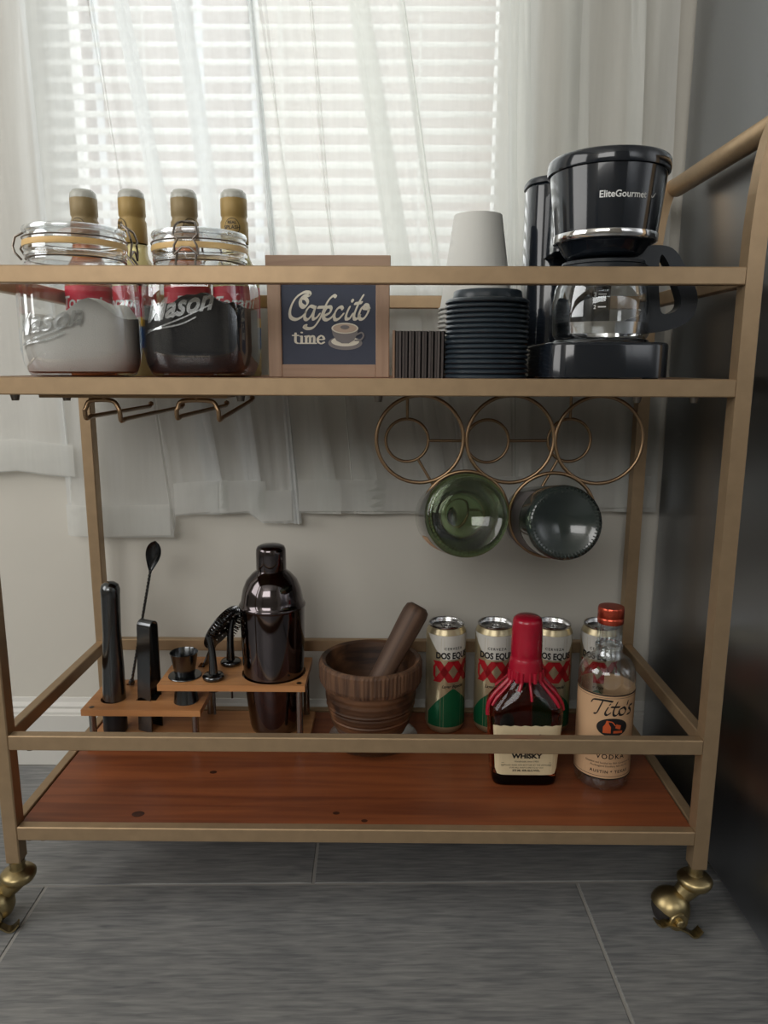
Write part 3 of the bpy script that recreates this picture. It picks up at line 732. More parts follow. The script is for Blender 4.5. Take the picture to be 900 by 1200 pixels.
obj('lettering', upright(bm, .003), 'letter', sg)
def sell(x, y, a, b, z): 
    c = spx(x, y); c2 = spx(x + a, y - b); return ell(B(), c[0], c[1], c2[0] - c[0], c2[1] - c[1], z)
obj('saucer_print', upright(sell(532, 630, 112, 46, .0004), .003), 'grey', sg)
obj('saucer_well_print', upright(sell(532, 620, 92, 32, .0007), .003), 'letter', sg, 'grey cream drawn saucer')
bm = poly(B(), [spx(*p) for p in [(442, 535), (450, 575), (475, 615), (510, 632), (555, 632), (590, 612), (610, 575), (618, 535), (560, 560), (500, 560)]], .0010)
nib(bm, scr([[(608, 575), (640, 562), (652, 582), (635, 608), (598, 612)]], 0, 0), 1, 0, 0, .0009, .0009, 0, .0012)
obj('cup_print', upright(bm, .003), 'grey', sg)
obj('cup_rim_print', upright(sell(530, 533, 88, 36, .0013), .003), 'letter', sg)
obj('cup_crema_print', upright(sell(530, 533, 78, 28, .0016), .003), 'crema', sg)
obj('cup_dot_print', upright(sell(530, 526, 30, 13, .0019), .003), 'grey', sg)

# ---------------------------------------------------------------- cup sleeves on edge
def sleeve_mesh(h):
    bm = B(); n = 34; t = .0013; dy = .085
    loop = [( t * (1 if i < n // 2 else -1), 0) for i in range(n)]
    pts = []
    for i in range(15):
        y = -dy / 2 + dy * i / 14; pts.append((t + (.0003 if i % 2 else -.0001), y))
    for i in range(15):
        y = dy / 2 - dy * i / 14; pts.append((-t - (.0003 if i % 2 else -.0001), y))
    n = len(pts)
    bend = lambda y: .0035 * (1 - (2 * y / dy) ** 2)
    rows = [[bm.verts.new((x + bend(y), y * k, z)) for x, y in pts] for z, k in ((0, .96), (h, 1.0))]
    for i in range(n): bm.faces.new((rows[0][i], rows[0][(i + 1) % n], rows[1][(i + 1) % n], rows[1][i]))
    inner = [[bm.verts.new((x * .45 + bend(y), y * k * .985, z)) for x, y in pts] for z, k in ((0, .96), (h, 1.0))]
    for i in range(n):
        bm.faces.new((inner[0][i], inner[1][i], inner[1][(i + 1) % n], inner[0][(i + 1) % n]))
        for r_ in (0, 1): bm.faces.new((rows[r_][i], inner[r_][i], inner[r_][(i + 1) % n], rows[r_][(i + 1) % n]))
    return bm
first = obj('cup_sleeve', sleeve_mesh(.050), 'sleevet'); first.location = (.0395, .125, SH)
tag(first, 'tan cardboard cup sleeve standing flat on edge next to the sign frame', 'cup sleeve')
sm = None
for k in range(1, 16):
    if sm is None:
        o = obj('cup_sleeve', sleeve_mesh(.0495), 'sleeve', recalc=False); sm = o.data; sm.materials.append(M['sleevef'])
        for i_, p_ in enumerate(sm.polygons):
            if abs(p_.center.y) > .0395 or i_ >= 30: p_.material_index = 1
    else: o = bpy.data.objects.new('cup_sleeve', sm); C.objects.link(o)
    o.location = (.0395 + k * .00345, .125 + .002 * sin(k * 2.1), SH); o.rotation_euler = (0, 0, .01 * sin(k * 3))
    tag(o, 'black corrugated cup sleeve packed on edge, %s from the tan one by the sign' % ORD[k - 1], 'cup sleeve', 'black cup sleeves packed on edge')

# ---------------------------------------------------------------- paper cups and lids
cupm = lathe(B(), [(.0435, .0022), (.0443, .0022), (.0448, .0012), (.0443, 0), (.0435, 0), (.0428, .001), (.0280, .1062), (.0276, .1068), (.0265, .1068), (.0262, .1030), (0, .1030)], 40)
cup0 = None; NC = 16
for k in range(NC):
    if cup0 is None: o = obj('paper_cup', cupm, 'cup'); cup0 = o.data
    else: o = bpy.data.objects.new('paper_cup', cup0); C.objects.link(o)
    o.location = (.1375 + .0004 * sin(k), .188, SH + k * .00525)
    if k == NC - 1: tag(o, 'white paper cup, upturned on top of the nested cup stack', 'paper cup')
    else: tag(o, 'white paper cup in the upturned nested stack, %s rim counted from the top' % ORD[NC - 1 - k], 'paper cup', 'nested white paper cups')
def lidm():
    return lathe(B(), [(.0425, .0005), (.0438, 0), (.0447, .0012), (.0440, .0030), (.0428, .0040), (.0415, .0050), (.0372, .0056), (.0366, .0080), (.0360, .0125), (.0345, .0138), (.0325, .0130), (.0310, .0112), (0, .0108),], 40)
l0 = None; NL = 16
for k in range(NL):
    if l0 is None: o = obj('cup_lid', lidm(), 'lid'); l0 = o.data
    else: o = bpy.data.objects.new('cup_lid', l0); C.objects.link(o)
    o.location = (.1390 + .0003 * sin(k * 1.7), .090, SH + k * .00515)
    if k == NL - 1: tag(o, 'black plastic cup lid with raised dome, topmost of the lid stack', 'cup lid')
    else: tag(o, 'black plastic cup lid showing only its rim, %s from the top of the lid stack' % ORD[NL - 1 - k], 'cup lid', 'stacked black cup lids')

# ---------------------------------------------------------------- coffee maker
cm = thing('coffee_maker', 'black drip coffee maker on the upper shelf beside the push handle', 'coffee maker', (.2545, .09, SH))
def rbox(x0, x1, y0, y1, z0, z1, b=.012):
    bm = box(B(), x0, x1, y0, y1, z0, z1)
    es = [e for e in bm.edges if abs(e.verts[0].co.z - e.verts[1].co.z) > .001]
    bmesh.ops.bevel(bm, geom=es, offset=b, segments=6, affect='EDGES', profile=.5)
    es = [e for e in bm.edges if all(v.co.z > z1 - .0001 for v in e.verts) and len(e.link_faces) == 2 and e.calc_face_angle(0) > 1]
    bmesh.ops.bevel(bm, geom=es, offset=.0035, segments=3, affect='EDGES', profile=.5)
    for f in bm.faces: f.smooth = f.calc_area() < .0004
    return bm
obj('base', rbox(-.0625, .0625, -.072, .155, .002, .0365, .028), 'black', cm)
for x in (-.045, .045):
    for y in (-.05, .13): obj('rubber_foot', lathe(B(), [(0, 0), (.008, 0), (.008, .003), (0, .003)], 16, (x, y, 0)), 'blackm', cm)
obj('hot_plate', lathe(B(), [(0, .0405), (.046, .0405), (.0485, .0395), (.050, .0365), (0, .036)], 40, (.002, -.015, 0)), 'gunm', cm)
obj('water_tank', rbox(-.0585, .045, .078, .155, .034, .2195, .03), 'black', cm)
obj('tank_lid', rbox(-.0595, .046, .077, .156, .2195, .2265, .03), 'blackm', cm)
obj('arm', rbox(-.042, .042, .02, .10, .135, .205, .01), 'black', cm)
bk = obj('filter_basket', lathe(B(), [(0, .121), (.036, .121), (.040, .124), (.046, .134), (.0505, .136), (.0575, .2020), (.0575, .2035), (0, .2035)], 56, (.001, -.015, 0)), 'black', cm)
obj('chrome_band', lathe(B(), [(.0500, .1365), (.0514, .1365), (.0516, .1367), (.0523, .1433), (.0521, .1436), (.0507, .1436)], 56, (.001, -.015, 0)), 'chrome', bk)
obj('basket_lid', lathe(B(), [(.058, .2015), (.0600, .2020), (.0606, .2045), (.0602, .2125), (.0590, .2150), (.0570, .2162), (0, .2185)], 56, (.001, -.015, 0)), 'black', cm)
bm = text(B(), 'EliteGourmet', -.004, .171, .0086, bold=.00018, sx=.98, z=.0006)
nib(bm, [[(.0262, .1735), (.0275, .1722), (.030, .175)], [(.0285, .1725), (.0300, .1735), (.0315, .1765)]], 1, 0, 0, .0005, .0003)
wrap(bm, .0545, (.001, -.015, 0), a0=-pi / 2 + .10)
for v in bm.verts:   # follow the flare of the basket
    d = Vector((v.co.x - .001, v.co.y + .015)); k = (.0505 + .007 * (v.co.z - .136) / .066 + .0004) / d.length
    v.co.x = .001 + d.x * k; v.co.y = -.015 + d.y * k
obj('lettering', bm, 'white', bk, recalc=False)
# carafe
cf = thing('glass_carafe', 'glass coffee carafe with black handle sitting in the coffee maker', 'carafe', (.2560, .075, SH + .0408))
obj('glass_body', lathe(B(), [(0, .0010), (.042, .0010), (.0465, 0), (.0490, .004), (.0500, .018), (.0502, .036), (.0485, .050), (.0440, .062), (.0400, .068), (.0392, .072)], 48), 'jarglass', cf)
obj('reflection_ring', lathe(B(), [(.0440, .0045), (.0475, .0045), (.0482, .0160), (.0450, .0160)], 48), M['chrome'], cf, 'chrome ring standing for a reflection near the glass bottom')  # ring added in place of the window reflection in the glass base
obj('collar', lathe(B(), [(.0400, .0670), (.0445, .0660), (.0450, .0720), (.0400, .0740)], 40), 'blackm', cf)
obj('lid', lathe(B(), [(.0400, .0730), (.0430, .0735), (.0420, .0765), (.0300, .0785), (0, .0790)], 40), 'blackm', cf)
def cpx(x, y): p = at(x, y, .062); return (p.x, p.z)
outer = smooth_path([(*cpx(*p), 0) for p in [(722, 303), (745, 292), (770, 289), (788, 296), (803, 322), (813, 348), (808, 371), (790, 384), (765, 390), (742, 390), (722, 386), (730, 376), (748, 368), (754, 340), (748, 318), (728, 312)]], 4, True)
inner = smooth_path([(*cpx(*p), 0) for p in [(771, 300), (780, 312), (790, 338), (794, 356), (786, 366), (772, 368), (769, 352), (768, 322)]], 4, True)
bm = plate([(p.x, p.y) for p in outer], [[(p.x, p.y) for p in inner]], .019)
for v in bm.verts: v.co = Vector((v.co.x - .2560, -.004 - v.co.z * 1.0, v.co.y - SH - .0408))
bmesh.ops.bevel(bm, geom=[e for e in bm.edges if len(e.link_faces) == 2 and e.calc_face_angle(0) > 1.2], offset=.0022, segments=2, affect='EDGES')
obj('handle', bm, 'blackm', cf, 'black plastic loop handle')
bm = B()
for s, zz in (('3', .0415), ('2', .0295)):
    text(bm, s, -.0195, zz - .0018, .0052, bold=.0001, z=.0004); box(bm, -.0165, -.009, zz - .0006, zz + .0006, .0003, .0005)
for zz in (.0385, .027): box(bm, .026, .029, zz - .0006, zz + .0006, .0003, .0005)
obj('level_marks', wrap(bm, .0502), 'white', cf)

# ---------------------------------------------------------------- bar tool stand
st = thing('bamboo_stand', 'two-level bamboo bar tool stand with steel posts on the lower shelf', 'tool stand', (0, 0, LO))
zb0, zb1 = 0, .0095
zl, zu, tk = .1705 - LO, .206 - LO, .0085
yf, yr = .173, .270
obj('base_board', box(B(), -.362, -.069, yf, yr, 0, zb1, .001, 1), 'bamboo', st)
mud = Vector((-.336, .208, 0)); spn = Vector((-.3265, .250, 0)); ton = Vector((-.290, .215, 0)); jig = Vector((at(217, 795, .203).x, .203, 0))
shc = Vector((-.1195, .2195, 0)); po1 = Vector((-.1955, .193, 0)); po2 = Vector((-.183, .243, 0)); stn = Vector((-.222, .240, 0))
def R4(x0, x1, y0, y1): return [(x0, y0), (x1, y0), (x1, y1), (x0, y1)]
bm = plate(R4(-.3665, -.210, yf, yr), [circ(mud.x, mud.y, .0165), circ(spn.x - .004, spn.y + .004, .004, 12)[::1], R4(ton.x - .0135, ton.x + .0135, ton.y - .013, ton.y + .013)], tk)
xf(bm, Matrix.Translation((0, 0, zl - tk))); obj('lower_shelf', bm, 'bamboo', st)
bm = plate(R4(-.2645, -.0725, yf, yr), [circ(jig.x, jig.y, .0195), circ(shc.x, shc.y, .0428, 40), circ(po1.x, po1.y, .0092, 16), circ(po2.x, po2.y, .0092, 16), R4(stn.x - .0045, stn.x + .0045, stn.y - .009, stn.y + .009)], tk)
xf(bm, Matrix.Translation((0, 0, zu - tk))); obj('upper_shelf', bm, 'bamboo', st)
def post(x, y, z1):
    obj('post', lathe(B(), [(0, zb1), (.0045, zb1), (.0045, z1), (0, z1)], 16, (x, y, 0)), 'steel', st)
for x, y in ((-.355, .181), (-.355, .262), (-.219, .181), (-.219, .262)): post(x, y, zl - tk)
for x, y in ((-.081, .181), (-.081, .262)): post(x, y, zu - tk)
for x, y, z in ((-.355, .181, zl), (-.081, .181, zu), (-.2565, .264, zu)): obj('screw', lathe(B(), [(.0030, 0), (.0034, .0005), (.0012, .0008), (0, .0001)], 14, (x, y, z)), 'wire', st)
bz = LO + zb1
# muddler
t = thing('muddler', 'tall gunmetal muddler standing in the stand hole beside the post', 'muddler', (mud.x, mud.y, bz), rot=(0, R(1.6), 0))
obj('handle', lathe(B(), [(0, .030), (.0150, .030), (.0150, .052), (.0142, .09), (.0118, .14), (.0122, .190), (.0126, .200), (.0108, .2065), (.006, .2098), (0, .2105)], 28), 'gunm', t)
obj('head', lathe(B(), [(0, 0), (.0145, 0), (.0158, .003), (.0158, .026), (.0150, .030), (0, .030)], 28), 'blackm', t, 'black toothed plastic muddler head')
# bar spoon
ta = at(182, 634, .252)
t = thing('bar_spoon', 'long twisted bar spoon with its bowl up, leaning behind the tongs', 'bar spoon', (spn.x, spn.y, LO + zl))
d = Vector((ta.x - spn.x, .002, ta.z - (LO + zl))); Ln = d.length
q = Vector((0, 0, 1)).rotation_difference(d); bm = B()
rod = []
for i in range(120):
    z = .004 + (Ln - .045) * i / 119; rod.append((z, i))
prev = None
for z, i in rod:
    a = i * .42; ring_ = [bm.verts.new((.0021 * cos(a + k * pi / 2), .0021 * sin(a + k * pi / 2), z)) for k in range(4)]
    if prev:
        for k in range(4): bm.faces.new((prev[k], prev[(k + 1) % 4], ring_[(k + 1) % 4], ring_[k]))
    prev = ring_
lathe(bm, [(0, 0), (.004, .002), (.0045, .005), (.003, .009), (0, .010)], 12)
bmesh.ops.transform(bm, matrix=q.to_matrix().to_4x4(), verts=bm.verts); obj('twisted_stem', bm, 'gunm', t)
bm = B(); nb_ = 14
rows = []
for i in range(nb_ + 1):
    u = i / nb_; w_ = .0098 * (max(0, sin(pi * u ** 1.55)) ** .62) + .0007; z = Ln - .046 + .046 * u
    rows.append([bm.verts.new((w_ * s, .0055 * (sin(pi * u) ** .6) * (1 - s * s), z)) for s in (-1, -.66, -.33, 0, .33, .66, 1)])
for a, b in zip(rows, rows[1:]):
    for k in range(6): bm.faces.new((a[k], a[k + 1], b[k + 1], b[k])).smooth = True
bmesh.ops.solidify(bm, geom=bm.faces[:], thickness=.0009)
bmesh.ops.transform(bm, matrix=q.to_matrix().to_4x4(), verts=bm.verts); obj('bowl', bm, 'gunm', t)
# tongs
t = thing('ice_tongs', 'black metal ice tongs standing folded end up beside the muddler', 'tongs', (ton.x, ton.y, bz), rot=(0, R(1.5), R(-22)))
path = [(0, -.011, .0005), (0, -.0105, .06), (0, -.008, .13)] + [(0, -.0075 * cos(a), .148 + .0075 * sin(a)) for a in [pi * k / 8 for k in range(9)]] + [(0, .008, .13), (0, .0105, .06), (0, .011, .0005)]
bm = tube(B(), path, 0, rect=(.0018, .021), ref=Vector((1, 0, 0)))
for v in bm.verts: 
    if v.co.z < .05: v.co.x *= 1.05
for f in bm.faces: f.smooth = False
ok_ = obj('bent_strip', bm, 'gunm', t)
bm = B()
for i in range(5):
    for s in (-1, 1): box(bm, -.0105, .0105, s * .0095 - .0015, s * .0095 + .0015, .002 + i * .003, .0032 + i * .003)
obj('grip_teeth', bm, 'gunm', t)
# jigger
t = thing('jigger', 'black double-ended jigger hanging through the upper board of the stand', 'jigger', (jig.x, jig.y, LO + zu))
obj('upper_cup', lathe(B(), [(.0115, -.001), (.0135, .006), (.0180, .0325), (.0187, .0335), (.0180, .0340), (.0172, .0325), (.0128, .008), (0, .007)], 32), 'gunm', t)
obj('lower_cup', lathe(B(), [(0, -.003), (.0115, -.001), (.0125, -.006), (.0170, -.040), (.0175, -.041), (.0165, -.040), (.0118, -.008), (0, -.007)], 32), 'gunm', t)
obj('flange', lathe(B(), [(.0115, .0005), (.0215, .0002), (.0220, .0010), (.0215, .0018), (.0125, .0022)], 32), 'gunm', t)
# pour spouts
def spout(label, p, h, rz):
    t = thing('pour_spout', label, 'pour spout', (p.x, p.y, LO + zu), rz)
    obj('collar', lathe(B(), [(0, .0002), (.0125, .0002), (.0142, .002), (.0142, .005), (.0125, .0072), (.0050, .0080), (0, .0080)], 28), 'gunm', t)
    obj('cork', lathe(B(), [(0, .0003), (.0085, .0003), (.0088, -.004), (.0085, -.008), (.0088, -.012), (.0078, -.016), (0, -.017)], 20), 'blackm', t)
    obj('breather_tube', lathe(B(), [(0, -.0165), (.0016, -.0165), (.0016, -.050), (0, -.050)], 10), 'gunm', t)
    bm = B(); tube(bm, smooth_path([(0, 0, .007), (0, 0, .020), (-.001, 0, h * .7), (-.004, 0, h)], 5), [.0062 - .0026 * k / 15 for k in range(16)], 14)
    obj('tube', bm, 'gunm', t)
spout('black pour spout nearest the front edge of the tool stand', po1, .060, 0)
spout('black pour spout behind, close against the cocktail shaker', po2, .066, R(180))
# strainer
t = thing('cocktail_strainer', 'black coiled-spring cocktail strainer standing on edge behind the pour spouts', 'strainer', (stn.x, stn.y, LO + zu - tk), rot=(0, R(27), R(-24)))
hdl = tube(B(), [(0, 0, -.004), (0, 0, .03), (0, 0, .052)], 0, rect=(.013, .0018), ref=Vector((1, 0, 0)))
obj('handle', hdl, 'gunm', t)
pl = plate(circ(0, 0, .034, 40), [circ(.011 * cos(a) * q_, .011 * sin(a) * q_, .0022, 10) for q_ in (1, 2) for a in [2 * pi * k / (6 * q_) for k in range(6 * q_)]], .0013)
xf(pl, Matrix.Translation((0, 0, .078)) @ Matrix.Rotation(R(90), 4, 'Y')); obj('perforated_plate', pl, 'gunm', t)
bm = B(); co_ = []
for i in range(34 * 8):
    a = 1.25 * pi * i / (34 * 8) - .12 * pi - pi / 8; b = 2 * pi * i / 8
    rr_ = .030 + .0055 * cos(b); co_.append((.006 + .0055 * sin(b), rr_ * cos(a), .078 + rr_ * sin(a)))
tube(bm, co_, .0008, 5); obj('coil_spring', bm, 'gunm', t)
# shaker
t = thing('cocktail_shaker', 'gunmetal black cobbler cocktail shaker standing in the bamboo tool stand', 'shaker', (shc.x, shc.y, bz))
obj('tumbler', lathe(B(), [(0, .001), (.029, .001), (.0315, .003), (.0335, .010), (.0385, .055), (.0405, .085), (.0420, .125), (.0428, .172), (.0428, .1745), (0, .1745)], 56), 'gun', t)
obj('strainer_top', lathe(B(), [(.0428, .1745), (.0438, .1755), (.0442, .1775), (.0428, .1800), (.0412, .1815), (.0405, .188), (.0380, .200), (.0330, .2115), (.0250, .2205), (.0195, .2245), (.0190, .2265), (0, .2265)], 56), 'gun', t)
obj('cap', lathe(B(), [(.0186, .2240), (.0198, .2260), (.0196, .2480), (.0192, .2530), (.0175, .2565), (.0130, .2585), (0, .2595)], 40), 'gun', t)

# ---------------------------------------------------------------- mortar, pestle, saucer
mc = Vector((.0120, .208, LO))
sc_ = obj('glass_saucer', lathe(B(), [(0, .0015), (.036, .0010), (.040, 0), (.044, .001), (.0575, .0060), (.0595, .0075), (.0600, .0085), (.0585, .0085), (.0430, .0030), (.036, .0028), (0, .0028)], 48), 'jarglass')
sc_.location = (.0155, .203, LO); tag(sc_, 'clear glass saucer under the wooden mortar', 'saucer')
mo = thing('mortar', 'dark carved wooden mortar with bark-textured rim on a glass saucer', 'mortar', (mc.x, mc.y, LO + .0030))
pf = [(.0400, .004), (.0425, .010), (.0475, .018), (.0530, .030), (.0575, .046), (.0602, .064), (.0612, .086)]
fine = smooth_path([(r_, 0, z_) for r_, z_ in pf], 9)
bm = lathe(B(), [(0, 0), (.0370, 0), (.0395, .0015)] + [(p.x + .0006 * sin(i * 2.1) + .0003 * sin(i * 1.3), p.z) for i, p in enumerate(fine)], 64)
obj('bowl', bm, 'mortar', mo)
bm = B(); n = 160; rg = []
for r, z in ((.0585, .082), (.0655, .0825), (.0675, .088), (.0680, .110), (.0672, .1135), (.0650, .1150)):
    rg.append([bm.verts.new(((r + (.0008 * random.random() if .083 < z < .112 else 0) + (.0006 * (i % 2) if z < .113 and r > .06 else 0)) * cos(2 * pi * i / n), (r + (.0006 * (i % 2) if z < .113 and r > .06 else 0)) * sin(2 * pi * i / n), z + (.0008 * sin(i * .37) if z < .084 else 0))) for i in range(n)])
for a, b in zip(rg, rg[1:]):
    for i in range(n): bm.faces.new((a[i], a[(i + 1) % n], b[(i + 1) % n], b[i]))
obj('rim_collar', bm, 'bark', mo, 'rough vertically grooved bark collar')
obj('hollow', lathe(B(), [(.0650, .1150), (.0605, .1130), (.0590, .105), (.0560, .075), (.0450, .042), (.0280, .026), (0, .022)], 64), 'mortar', mo)
pa = Vector((-.004, .195, LO + .036)); pb = at(491, 710, .232)
d = pb - pa; Ln = d.length
pe = obj('pestle', lathe(B(), [(0, 0), (.010, .001), (.0165, .007), (.0190, .018), (.0185, .03), (.0150, .048), (.0148, .07), (.0160, .11), (.0172, Ln - .03), (.0175, Ln - .012), (.0160, Ln - .004), (.011, Ln), (0, Ln + .0005)], 32), 'pestle')
pe.location = pa; pe.rotation_mode = 'QUATERNION'; pe.rotation_quaternion = Vector((0, 0, 1)).rotation_difference(d)
tag(pe, 'brown wooden pestle leaning out of the mortar', 'pestle')

# ---------------------------------------------------------------- beer cans
def can(label, px, rz):
    p = at(px, 790, .245); t = thing('beer_can', label, 'beer can', (p.x, .245, LO), rz)
    r = .0275
    obj('body', lathe(B(), [(0, .004), (.018, .004), (.0205, 0), (.0225, .001), (.0262, .007), (r, .012), (r, .140), (.0268, .1445), (.0240, .1500), (.0238, .1515)], 40), 'can', t)
    obj('rim', lathe(B(), [(.0236, .1510), (.0246, .1525), (.0246, .1540), (.0236, .1548), (.0226, .1540), (.0222, .1500), (.0215, .1485), (0, .1490)], 40), 'alu', t)
    bm = B(); tube(bm, arcp((0, -.004, .1500), .0065, 0, 2 * pi * 15 / 16, 15, 'xy'), .0011, 6, closed=True); box(bm, -.005, .005, .001, .010, .1492, .1506, .0005, 1)
    obj('pull_tab', bm, 'alu', t)
    e = .0001
    bm = poly(B(), [(-.040, .1435), (.040, .1435), (.014, .110), (-.014, .110)], e); obj('white_panel', wrap(bm, r), 'canw', t)
    bm = poly(B(), [(-.038, .012), (.038, .012), (.038, .030), (.022, .050), (.004, .066), (0, .068), (-.004, .066), (-.022, .050), (-.038, .030)], e); obj('green_panel', wrap(bm, r), 'green', t)
    bm = B()
    def bar(x0, y0, x1, y1, w_): poly(bm, [(x0 - w_, y0), (x0 + w_, y0), (x1 + w_, y1), (x1 - w_, y1)], 2 * e)
    y0, y1 = .0775, .1075
    for c_ in (-.0125, .0125): bar(c_ - .0105, y0, c_ + .0105, y1, .0056); bar(c_ + .0105, y0, c_ - .0105, y1, .0056)
    poly(bm, [(-.0285, .0860), (-.0235, y0), (-.0195, y0), (-.0250, .0860), (-.0250, .099), (-.0195, y1), (-.0235, y1), (-.0285, .099)], 2 * e)
    poly(bm, [(.0285, .0860), (.0235, y0), (.0195, y0), (.0250, .0860), (.0250, .099), (.0195, y1), (.0235, y1), (.0285, .099)], 2 * e)
    for s in (-1, 1): poly(bm, [(s * .003, y1), (-s * .003, y1), (0, y1 - .004)], 2 * e)
    obj('double_x_emblem', wrap(bm, r), 'red', t)
    bm = text(B(), 'DOS EQUIS', 0, .1115, .0122, bold=.0005, sx=.80, z=3 * e); text(bm, 'CERVEZA', 0, .1240, .0050, bold=.0001, space=1.3, z=3 * e)
    text(bm, 'Lager Especial', 0, .0695, .0062, shear=.4, bold=.0001, sx=.9, z=3 * e)
    obj('lettering', wrap(bm, r), 'ink', t)
can('beer can with the pestle leaning over it, next to the mortar', 522, R(18))
can('beer can visible just behind the red wax neck on the mortar side', 579, R(-2))
can('beer can standing between the red wax neck and the clear spirit bottle', 645, R(-4))
can('beer can mostly hidden behind the clear vodka bottle neck', 702, R(-20))

# ---------------------------------------------------------------- red wax whisky bottle
wc = at(614, 925, 0); v = wc - Vector((CX, -CD, CH)); wc = Vector((CX, -CD, CH)) + v * ((LO - CH) / v.z)
wk = thing('whisky_bottle', 'square amber whisky bottle with dripping red wax neck', 'bottle', (.2015, .118, LO))
def sq(bm, prof, n=48): # (half width x, half depth y, z, power)
    rg = []
    for hx_, hy_, z, q_ in prof:
        row = []
        for i in range(n):
            a = 2 * pi * i / n; k = (abs(cos(a)) ** q_ + abs(sin(a)) ** q_) ** (-1 / q_); row.append(bm.verts.new((hx_ * k * cos(a), hy_ * k * sin(a), z)))
        rg.append(row)
    for a, b in zip(rg, rg[1:]):
        for i in range(n): bm.faces.new((a[i], a[(i + 1) % n], b[(i + 1) % n], b[i])).smooth = True
    return rg
bm = B()
rg = sq(bm, [(.034, .022, .0, 6), (.038, .026, .0015, 6), (.0392, .0272, .006, 6), (.0398, .028, .02, 6), (.0440, .030, .085, 6), (.0445, .0300, .092, 5), (.0430, .0290, .100, 4), (.0370, .0265, .110, 3), (.0290, .0230, .120, 2.5), (.0205, .0198, .129, 2), (.0192, .0192, .136, 2), (.0185, .0185, .145, 2), (.0148, .0148, .155, 2), (.0148, .0148, .190, 2)])
bm.faces.new(rg[0][::-1]); bm.faces.new(rg[-1]); obj('body', bm, 'amber', wk)
bm = lathe(B(), [(.0190, .1300), (.0208, .1320), (.0206, .1400), (.0200, .1500), (.0188, .1560), (.0180, .1575), (.0186, .1600), (.0187, .1700), (.0183, .1900), (.0176, .2010), (.0166, .2045), (.0130, .2070), (0, .2078)], 40)
for a, zend, wd in ((-168, .084, .0052), (-150, .098, .004), (-128, .121, .0045), (-112, .117, .004), (-84, .104, .0028), (-66, .122, .0045), (-40, .100, .0045), (-18, .086, .0052), (20, .100, .005), (60, .11, .005), (100, .115, .005), (140, .105, .005)):
    a = R(a); pts = [(.0196 * cos(a), .0196 * sin(a), .142), (.0200 * cos(a), .0200 * sin(a), .134)]
    for rx_, ry_, z in ((.0205, .0198, .129), (.0290, .0236, .120), (.0372, .0272, .110), (.0432, .0296, .100), (.0448, .0306, .092), (.0446, .0306, .084)):
        if z < zend: break
        k = (abs(cos(a)) ** (2 if z > .115 else 3) + abs(sin(a)) ** (2 if z > .115 else 3)) ** (-1 / (2 if z > .115 else 3)); pts.append((rx_ * k * cos(a), ry_ * k * sin(a), z))
    tube(bm, smooth_path(pts, 3), wd * .62, 8)
obj('wax_seal', bm, 'wax', wk, 'red wax seal dripping down the neck')
fyy = lambda z: -.0282 - .002 * max(0, min(1, (z - .02) / .065))
def onface(bm, off=0):
    for v in bm.verts:
        z = v.co.y; hw_ = .0398 + .0042 * max(0, (z - .02) / .065); hd = -fyy(z) - .0; x = min(abs(v.co.x) / hw_, .995)
        y = hd * (1 - x ** 6) ** (1 / 6); v.co = Vector((v.co.x, -y - .0003 - v.co.z - off, z))
    return bm
def grid_poly(pts, step=.004):
    bm = poly(B(), pts)
    for ax, nrm in ((0, (1, 0, 0)), (1, (0, 1, 0))):
        a0 = min(v.co[ax] for v in bm.verts); a1 = max(v.co[ax] for v in bm.verts); q = a0 + step
        while q < a1:
            c_ = [0, 0, 0]; c_[ax] = q
            bmesh.ops.bisect_plane(bm, geom=bm.verts[:] + bm.edges[:] + bm.faces[:], plane_co=c_, plane_no=nrm, dist=1e-6); q += step
    return bm
edge = [(-.037, .024), (-.0345, .0175), (-.030, .0165), (.030, .0165), (.0345, .0175), (.037, .024), (.0408, .080)] + [(.0408 - .00408 * k, .0802 + .0006 * (k % 3)) for k in range(1, 20)] + [(-.0408, .080)]
lb = obj('label', onface(grid_poly(edge)), 'labelc', wk, 'torn-edged cream paper label')
bm = B()
text(bm, "Maker's", -.004, .0590, .0150, shear=.2, bold=.0004, z=.0004); text(bm, 'Mark', .004, .0500, .0100, shear=.2, bold=.0004, z=.0004)
text(bm, 'KENTUCKY STRAIGHT BOURBON', 0, .0455, .0038, bold=.0001, z=.0004); text(bm, 'WHISKY', 0, .0390, .0082, bold=.0004, sx=1.15, z=.0004)
text(bm, 'Handmade since 1953', 0, .0335, .0032, z=.0004); text(bm, 'DISTILLED AGED AND BOTTLED BY THE DISTILLERY', 0, .0290, .0026, z=.0004); text(bm, 'STAR HILL FARM LORETTO KY USA', 0, .0255, .0026, z=.0004); text(bm, '375 ML 45% ALC./VOL.', 0, .0215, .0034, bold=.0001, z=.0004)
for yy in (.0325, .0283): poly(bm, [(-.030, yy), (.030, yy), (.030, yy + .0003), (-.030, yy + .0003)], .0004)
obj('lettering', onface(bm), 'ink', lb)

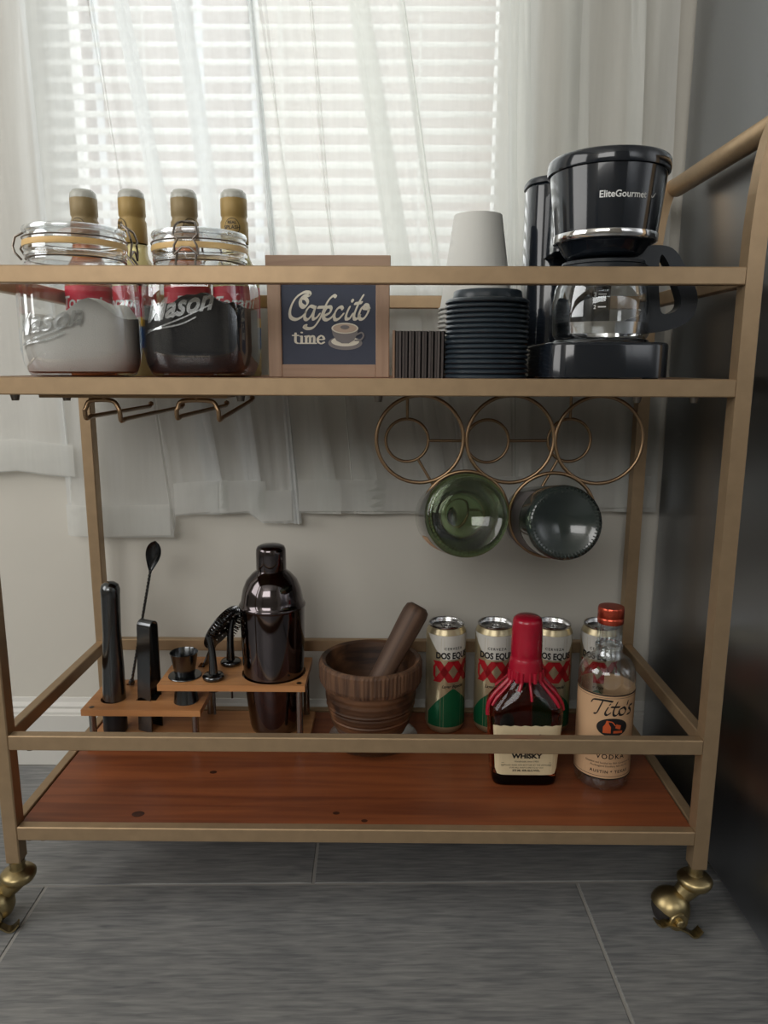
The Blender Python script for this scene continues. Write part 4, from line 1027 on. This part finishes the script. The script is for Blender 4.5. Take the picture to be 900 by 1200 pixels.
# ---------------------------------------------------------------- vodka bottle
vk = thing('vodka_bottle', 'clear round vodka bottle with copper cap and tan label', 'bottle', (.2985, .113, LO))
r = .0330
obj('glass_body', lathe(B(), [(0, .004), (.020, .003), (.028, 0), (.0318, .003), (r, .010), (r, .138), (.0318, .147), (.0270, .155), (.0200, .160), (.0160, .165), (.0145, .175), (.0138, .210),
                              (.0112, .210), (.0118, .175), (.0135, .166), (.0180, .160), (0, .1598)], 48), 'jarglass', vk)
obj('cap', lathe(B(), [(.0140, .2010), (.0150, .2015), (.0153, .2020), (.0153, .2085), (.0148, .2090), (.0153, .2095), (.0153, .2190), (.0145, .2210), (0, .2215)], 36), 'copper', vk, 'copper red screw cap')
obj('neck_ring', lathe(B(), [(.0142, .1700), (.0158, .1710), (.0160, .1745), (.0150, .1760)], 32), 'clear', vk)
lt = wrap(poly(B(), [(-.098, .0165), (.098, .0165), (.098, .124), (-.098, .124)]), r + .0004); lb = obj('label', lt, 'labelt', vk, 'tan paper label with black border lines')
bm = B()
for yy, hh in ((.122, .0018), (.0165, .0016), (.0205, .0005), (.1195, .0004)): poly(bm, [(-.098, yy), (.098, yy), (.098, yy + hh), (-.098, yy + hh)], .0002)
ell(bm, 0, .0835, .0185, .0115, .0002, 40)
tito = [[(-27, 7), (-24, 11), (-12, 12), (-2, 11)], [(-13, 12), (-16, 4), (-20, -6), (-23, -7)], [(-7, 3), (-10, -4), (-8, -7), (-4, -4)], [(-5, 7), (-4.6, 7.5)],
        [(4, 10), (0, 0), (0, -6), (3, -7), (6, -4)], [(-3, 4), (7, 4)], [(12, 3), (7, 0), (8, -6), (13, -6), (16, -1), (13, 3), (11, 2)], [(19, 10), (18, 6)], [(27, 4), (23, 4), (21, 1), (24, -2), (24, -6), (19, -7)]]
nib(bm, tito, .00096, 0, .1055, .0015, .0006, 50, .0003)
text(bm, 'Handmade', 0, .060, .0105, shear=.3, bold=.0002, z=.0003); text(bm, 'VODKA', 0, .0435, .0085, bold=.0001, space=1.25, z=.0003)
text(bm, 'Distilled and bottled by Fifth Generation Inc', 0, .0370, .0033, z=.0003); text(bm, 'Mockingbird Distillery 40% Alc/Vol', 0, .0330, .0033, z=.0003); text(bm, 'AUSTIN * TEXAS', 0, .0250, .0052, space=1.25, bold=.0001, z=.0003)
obj('lettering', wrap(bm, r + .0004), 'ink', lb)
bm = B(); poly(bm, [(-.011, .0765), (-.002, .0765), (-.002, .084), (-.0045, .088), (-.0055, .092), (-.0075, .092), (-.0085, .088), (-.011, .084)], .0005)
poly(bm, [(.001, .0765), (.012, .0765), (.012, .0795), (.001, .0795)], .0005); poly(bm, [(.003, .083), (.009, .081), (.010, .086), (.004, .088)], .0005)
nib(bm, [[(-.0065, .091), (-.001, .0905), (.003, .086)]], 1, 0, 0, .0006, .0006, 0, .0005)
obj('still_emblem', wrap(bm, r + .0004), 'orange', lb)
